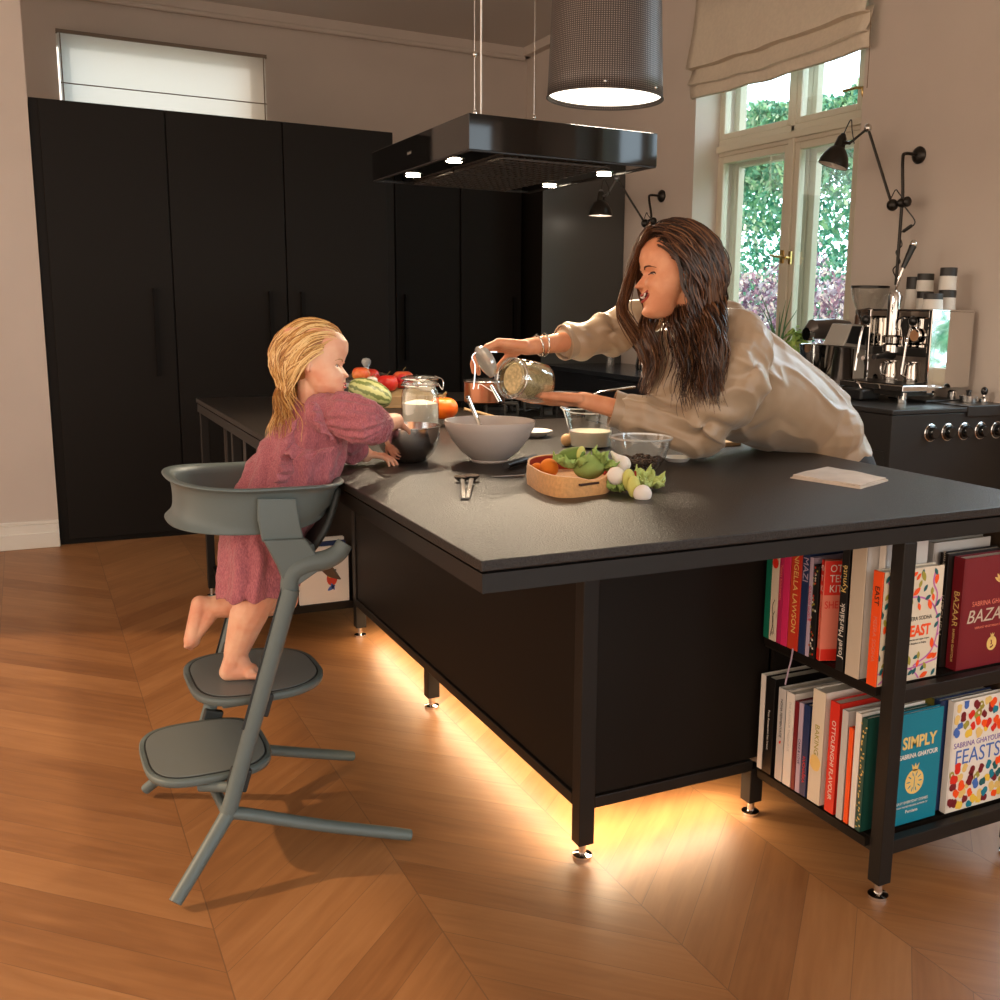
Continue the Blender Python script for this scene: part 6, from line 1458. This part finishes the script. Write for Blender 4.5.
eF = A_(612, 336, 2.84); wF = A_(526, 347, 2.80); mF = lerp(eF, wF, .35)
b.chain([sF, eF], [.046, .036]); b.chain([eF, mF, lerp(eF, wF, .75), wF], [.036, .034, .028, .0245])
for dy in (-.085, .085):
    hq = hp+V((.02, dy, -.04)); kq = V((2.40, 2.62+dy*1.1, .50)); aq = V((2.45, 2.62+dy*1.1, .09))
    b.chain([hq, kq], [.088, .06]); b.chain([kq, lerp(kq, aq, .35), aq], [.058, .056, .038]); b.cap(aq+V((.02, 0, -.045)), .036, aq+V((-.14, 0, -.06)), .028)
# jar direction (mouth towards the left and the camera)
ja = (-CR*.60-CF*.78+CU*.03).normalized(); jm = A_(507, 377, 2.66); jr = .0575; jl = .150; jb = jm-ja*jl
# near hand, palm up below the jar
hand(b, wN, (-CR*.92-CF*.02+CU*.03), (CU*1.0+CF*.15), 1, 1.12, [[.05, .15, .2], [.02, .15, .2], [.02, .18, .25], [.05, .2, .3]], .06, thumb=(.35, .9, .2), tcurl=.15)
# far hand holding the lid from above
hand(b, wF, (-CR*.93-CF*.25+CU*.02), (-CU*.9-CF*.15-CR*.1), -1, 1.10, [[.6, .7, .5], [.5, .7, .5], [.5, .65, .5], [.45, .6, .5]], .07, thumb=(.5, .7, .75), tcurl=.2)
body = obj('body', b, skw, wo); remesh(body, .0034, 4, .5)
iw = mat('iris_brown', (.03, .018, .01), .15); lipw = mat('rose_lips', hexc(165, 65, 55), .35); brw = mat('dark_brow', hexc(60, 32, 20), .7)
face_bits(wo, MW, hW, ADULT, iw, lipw, brw, smile=True, gaze=(0, 1, -.3))
def lipc_(z0, curve, r_, y0, m, nm, half=.125, r_end=.003):
    pts = [MW @ V((dx*hW, (surfy(ADULT, dx, z0+curve*dx*dx)+y0)*hW, (z0+curve*dx*dx)*hW)) for dx in [half*k_/4 for k_ in range(-4, 5)]]
    return obj(nm, B().tube(spl(pts, 3), [r_end*hW]+[r_*hW]*23+[r_end*hW], 8), m, wo)
lipc_(-.232, 2.3, .0125, .002, lipw, 'upper_lip'); lipc_(-.305, 5.0, .0150, .0, lipw, 'lower_lip')
mo = lipc_(-.268, 4.0, .024, -.004, mat('mouth_dark', (.06, .012, .01), .5), 'mouth', .11)
lipc_(-.256, 3.4, .0165, .006, mat('teeth', (.82, .78, .72), .2), 'teeth', .10)
nb = B()
obj('earring', B().ell(MW @ V((-.325*hW, .0*hW, -.125*hW)), .0045), mat('pearl', (.8, .75, .7), .15, .3), wo)
obj('earring', B().ell(MW @ V((.325*hW, .0*hW, -.125*hW)), .0045), mat('pearl', (.8, .75, .7), .15, .3), wo)
# blouse
sat = mat('beige_satin', hexc(176, 152, 126), .34, spec=.55, sheen=.25, bump=.12, bscale=30, col2=hexc(164, 140, 114), nscale=6)
def trings(secs):
    out = []
    for (px, py, y, hw, dp, tilt, dpt) in secs:
        c = at(px, py, y=y); ax = (CU*math.cos(tilt)+CR*math.sin(tilt)); dd = (V((CF.x, CF.y, 0)).normalized()+CR*dpt).normalized(); row = []
        for i in range(56):
            t = 2*PI*i/56; row.append(c+ax*hw*math.cos(t)+dd*dp*math.sin(t))
        out.append(row)
    return out
b = B(); b.rings(trings([(696, 330, 2.57, .085, .085, -.2, 0), (704, 345, 2.57, .135, .19, .1, 0), (722, 366, 2.57, .172, .205, .35, 0), (752, 388, 2.58, .178, .195, .55, 0), (788, 408, 2.59, .158, .185, .65, 0), (822, 428, 2.60, .132, .18, .75, 0)]))
b.ell(A_(736, 338, 2.46), .088); b.ell(A_(722, 326, 2.56), .075); b.ell((2.245, 2.61, .975), (.14, .19, .13)); b.ell((2.295, 2.62, .87), (.137, .19, .165))
b.chain([A_(683, 345, 2.56), A_(682, 385, 2.56), A_(702, 422, 2.56)], [.085, .105, .09], 20)
b.chain([A_(742, 345, 2.44), A_(735, 375, 2.41), A_(718, 408, 2.42), A_(700, 428, 2.46)], [.088, .098, .088, .070], 20)
b.chain([A_(702, 430, 2.46), A_(680, 428, 2.50), A_(655, 420, 2.545), A_(632, 414, 2.585)], [.076, .074, .068, .060], 20)
b.chain([A_(690, 318, 2.72), A_(660, 318, 2.76), A_(632, 325, 2.81), A_(610, 334, 2.84)], [.075, .072, .070, .062], 20)
b.chain([A_(612, 334, 2.84), A_(592, 338, 2.835), A_(574, 341, 2.83)], [.066, .060, .056], 20)
ELN = A_(702, 428, 2.42); ELF = A_(612, 334, 2.82); AR = A_(748, 372, 2.40)
TA = A_(745, 345, 2.42); TD = (A_(845, 445, 2.45)-TA).normalized(); TU = (CU-TD*CU.dot(TD)).normalized()
def bl_disp(co, n):
    d = 0
    for (c, a, f, r) in ((ELN, .012, 62, .15), (ELF, .011, 60, .13), (AR, .010, 50, .18)):
        q = co-c; l = q.length
        if l < r*2: d += a*math.sin(l*f+4*noise.noise(co*7)+2*math.atan2(q.dot(CU), q.dot(CR)))*math.exp(-(l/r)**2)
    s = noise.noise(V((co.x*5+co.z*9, co.y*5, co.z*2-co.x*2)))
    d += .004*s+.0015*noise.noise(co*22)
    q = co-TA; u_, v_, w_ = q.dot(TD), q.dot(TU), q.dot(CF)
    rd = noise.noise(V((u_*3.2+v_*2, v_*15, w_*5))); d += .0075*(1-min(1, abs(rd)*4))**1.3-.0015
    return d
bz_ = obj('blouse', b, sat, wo); remesh(bz_, .005, 4, .5, bl_disp)
def cuff(c, d, r, nm):
    d = V(d).normalized(); u = d.orthogonal().normalized(); v_ = d.cross(u); rows = []
    for (s, k) in ((-.03, .86), (-.024, 1.0), (.012, 1.02), (.03, 1.05), (.031, .99), (.0, .94), (-.02, .84)):
        rows.append([c+d*s+(u*math.cos(t)+v_*math.sin(t))*r*k*(1+.03*math.sin(3*t+s*40)) for t in [i*2*PI/32 for i in range(32)]])
    return obj(nm, B().rings(rows, cap=False), sat, wo)
cuff(A_(622, 411.5, 2.60), A_(600, 405, 2.62)-A_(640, 416, 2.57), .052, 'cuff'); cuff(A_(571, 342, 2.83), A_(540, 345, 2.81)-A_(590, 339, 2.835), .052, 'cuff')
# collar
cl = B(); rows = []
for i in range(28):
    t = -PI*.62+i/27*PI*1.24; c = A_(712, 333, 2.56); e1 = -CR*.95-CU*.3; e2 = V((CF.x, CF.y, 0)).normalized()
    rad_ = e1*-math.cos(t)*.095+e2*math.sin(t)*.115
    rows.append([c+rad_*.82+CU*.045, c+rad_*.95+CU*.05, c+rad_*1.32+CU*.012, c+rad_*1.42-CU*.012])
o = obj('collar', cl.rings(rows, closed=False, cap=False), sat, wo, ang=80); md = o.modifiers.new('s', 'SOLIDIFY'); md.thickness = .005; md = o.modifiers.new('u', 'SUBSURF'); md.levels = 1; md.render_levels = 1
tb = B().ell((2.30, 2.62, .84), (.125, .185, .12))
for dy in (-.085, .085):
    tb.chain([V((2.31, 2.62+dy, .84)), V((2.36, 2.62+dy*1.05, .66)), V((2.40, 2.62+dy*1.1, .50)), V((2.42, 2.62+dy*1.1, .34)), V((2.45, 2.62+dy*1.1, .10))], [.115, .096, .080, .076, .060], 20)
o = obj('trousers', tb, mat('dark_trousers', (.03, .03, .035), .8, bump=.2, bscale=200), wo); remesh(o, .007, 4, .5)
# bracelet and ring of the raised arm
bc_ = lerp(eF, wF, .86); bd = (wF-eF).normalized(); u = bd.orthogonal().normalized(); v_ = bd.cross(u)
obj('bracelet', B().tube([bc_+(u*math.cos(t)+v_*math.sin(t))*.031+bd*.006*math.sin(t) for t in [i*2*PI/32 for i in range(33)]], .003, 8, cap=False), mat('silver', (.8, .78, .72), .15, 1), wo)
obj('bracelet', B().tube([bc_-bd*.02+(u*math.cos(t)+v_*math.sin(t))*.033+bd*.006*math.cos(t) for t in [i*2*PI/32 for i in range(33)]], .0025, 8, cap=False), mat('silver', (.8, .78, .72), .15, 1), wo)
# hair
hw_ = [mat('brown_a', hexc(58, 36, 25), .34, spec=.5), mat('brown_b', hexc(80, 50, 33), .34, spec=.5), mat('brown_c', hexc(38, 24, 18), .36, spec=.5), mat('brown_d', hexc(110, 74, 48), .36, spec=.5)]
def roots_w(rr):
    while True:
        a = rr.uniform(-PI, PI); e_ = math.asin(rr.uniform(-.05, 1))
        if abs(a) < .78 and e_ < .74: continue
        if abs(a) < 1.12 and e_ < .46: continue
        if abs(a) < 1.42 and e_ < .16: continue
        return a, e_
def style_w(a, e_, rr):
    s = math.sin(a)
    return (math.copysign(.62, s)+rr.gauss(0, .1), -.75, -.1 if e_ > .6 else -.5)
cp = B(); R_ = MW.to_3x3(); cp.ell(MW @ V((0, -.105*hW, .10*hW)), (.345*hW, .425*hW, .415*hW), R_, 28, 18); obj('hair_base', cp, hw_[2], wo)
colw = [(A_(706, 350, 2.57), .19), (A_(722, 375, 2.57), .205), (A_(742, 350, 2.44), .10), (A_(690, 390, 2.56), .13), (A_(705, 425, 2.47), .09)]
hair('hair', wo, MW, hW, hw_, roots_w, .40, colw, style_w, (.010, 40), 2800, 5, .0018, grav=.12, inflate=.032, spreadn=.35, hug=-.22)
def roots_f(rr):      # locks beside the face and over the near shoulder
    return (-rr.uniform(1.9, 2.5), rr.uniform(.0, .6)) if rr.random() < .45 else (rr.uniform(.6, 1.1), rr.uniform(.45, .9))
hair('hair_lock', wo, MW, hW, [hw_[1], hw_[3], hw_[0]], roots_f, .40, colw, lambda a, e_, rr: (math.copysign(.6, a), (-.3 if a < 0 else .25)+rr.gauss(0, .1), -.9), (.012, 36), 460, 9, .0019, grav=.25, inflate=.03, spreadn=.25, hug=-.05)

rr = random.Random(21); b = B()
base_ = [(650, 229, 2.56), (640, 243, 2.60), (634, 262, 2.63), (626, 288, 2.645), (622, 310, 2.645), (632, 330, 2.63), (646, 352, 2.60), (652, 378, 2.56)]
for i in range(150):
    jx, jy, jz = rr.gauss(0, 3.2), rr.gauss(0, 2.5), rr.gauss(0, .018); ph = rr.uniform(0, 6)
    pts = spl([A_(px+jx*(.35+.13*k_)+1.5*math.sin(k_*1.7+ph), py+jy, y+jz) for k_, (px, py, y) in enumerate(base_)][:rr.choice((6, 7, 8, 8))], 5)
    b.mi = rr.randrange(3); b.tube(pts, [.0016]*(len(pts)-4)+[.0012, .0009, .0006, .0004], 3, cap=False)
obj('hair_lock', b, [hw_[1], hw_[3], hw_[3]], wo, fix=False)
# ---- the jar the woman tips
jt = thing('tipped_jar', jb, 'tipped clip-top glass jar of flour held in the woman\'s two hands', 'jar')
JM = Matrix((ja.orthogonal().normalized(), ja.cross(ja.orthogonal().normalized()), ja)).transposed().to_4x4(); JM.translation = jb
obj('jar_body', B().lathe([(.001, .0), (jr-.008, 0), (jr, .008), (jr+.002, .05), (jr, .105), (jr-.008, .122), (jr-.010, .130), (jr-.002, .134), (jr-.001, .142), (jr-.006, .146), (jr-.010, .142), (jr-.014, .130), (jr-.006, .105), (jr-.004, .01)], JM, 44), glass, jt)
obj('flour', B().lathe([(.001, .006), (jr-.010, .006), (jr-.006, .014), (jr-.006, .10), (jr-.016, .118), (.001, .112)], JM, 36), mat('oat_flour', hexc(225, 200, 150), .9, noise_amt=.3, nscale=90, bump=.8, bscale=120, bdist=.004), jt)
obj('rim_wire', B().tube([JM @ V((jr*.98*math.cos(t), jr*.98*math.sin(t), .128)) for t in [i*2*PI/40 for i in range(41)]], .0022, 6, cap=False), chrome, jt)
lc = A_(486, 361, 2.70); ld = (-CR*.75-CF*.35-CU*.45).normalized()
LM = Matrix((ld.orthogonal().normalized(), ld.cross(ld.orthogonal().normalized()), ld)).transposed().to_4x4(); LM.translation = lc
obj('lid', B().lathe([(.001, -.012), (.036, -.012), (.038, -.004), (.046, -.002), (.047, .006), (.040, .010), (.026, .014), (.001, .014)], LM, 36), mat('lid_glass', (.50, .50, .46), .08, .35, spec=1), jt)
obj('clip_wire', B().tube(spl([A_(497, 352, 2.70), A_(478, 352, 2.70), A_(472, 357, 2.70), A_(475, 366, 2.70), A_(474, 384, 2.70), A_(473, 389, 2.70)], 6), .0017, 6), chrome, jt)
obj('clip_wire', B().tube(spl([A_(492, 391, 2.68), A_(480, 384, 2.70), A_(478, 389, 2.70)], 6), .0016, 6), chrome, jt)

# ------------------------------------------------------------------ light
sd = bpy.data.lights.new('sun', 'SUN'); sd.energy = 2.0; sd.color = (1, .68, .40); sd.angle = DEG(1.2)
so = bpy.data.objects.new('sun', sd); COL.objects.link(so)
az = DEG(-23); el = DEG(35)
so.rotation_euler = V((math.cos(az)*math.cos(el), math.sin(az)*math.cos(el), -math.sin(el))).to_track_quat('-Z', 'Y').to_euler()
led = add_light('led_light_side', 'AREA', (px0+.10, (py0+py1)/2, .12), 6, (1, .80, .54), None, .04, sy=py1-py0)
led = add_light('led_light_front', 'AREA', ((px0+1.62)/2+.04, py0+.10, .12), 3, (1, .80, .54), None, .5, sy=.04)
w = bpy.data.worlds.new('world'); SC.world = w; w.use_nodes = True; nt = w.node_tree; k = NB(nt)
bg = nt.nodes['Background']; tc = nt.nodes.new('ShaderNodeTexCoord'); sp = nt.nodes.new('ShaderNodeSeparateXYZ'); nt.links.new(tc.outputs['Generated'], sp.inputs[0])
rp = nt.nodes.new('ShaderNodeValToRGB'); nt.links.new(k.m('ADD', k.m('MULTIPLY', sp.outputs[0], .5), .5), rp.inputs[0])
e = rp.color_ramp.elements; e[0].position = .25; e[0].color = (1, .78, .60, 1); e[1].position = .8; e[1].color = (2.7, 3.4, 3.9, 1)
mde = e.new(.6); mde.color = (1, .9, .8, 1)
nt.links.new(rp.outputs[0], bg.inputs[0]); bg.inputs[1].default_value = 2.0
import re as _re
_by = {}
for o in bpy.data.objects:
    if o.parent is None and o.get('category') and not o.get('group'): _by.setdefault(_re.sub(r'\.\d+$', '', o.name), []).append(o)
_names = dict(tall_cabinet='tall black cabinets', coffee_cup='cups on the espresso machine', apple='fruit in the crate', garlic_bulb='garlic bulbs in the crate', milk_pitcher='milk pitchers on the drip tray', glass_jar='small jars behind the grinder', wall_lamp='articulated wall lamps', tamper='tampers by the range', toy_orange='orange felt balls', toy_onion='white felt balls', toy_leaves='felt leaves', toy_lettuce='felt leaves beside the basket')
for k_, L_ in _by.items():
    for o in L_:
        if k_ == 'cookbook': o['group'] = 'books on the far left shelf' if o.location.x < 1.3 else ('books on the middle shelf' if o.location.z > .4 else 'books on the bottom shelf')
        elif len(L_) > 1 and k_ in _names: o['group'] = _names[k_]
vs = SC.view_settings; vs.view_transform = 'Standard'; vs.look = 'None'; vs.gamma = 1; vs.exposure = 0.1; vs.use_curve_mapping = False
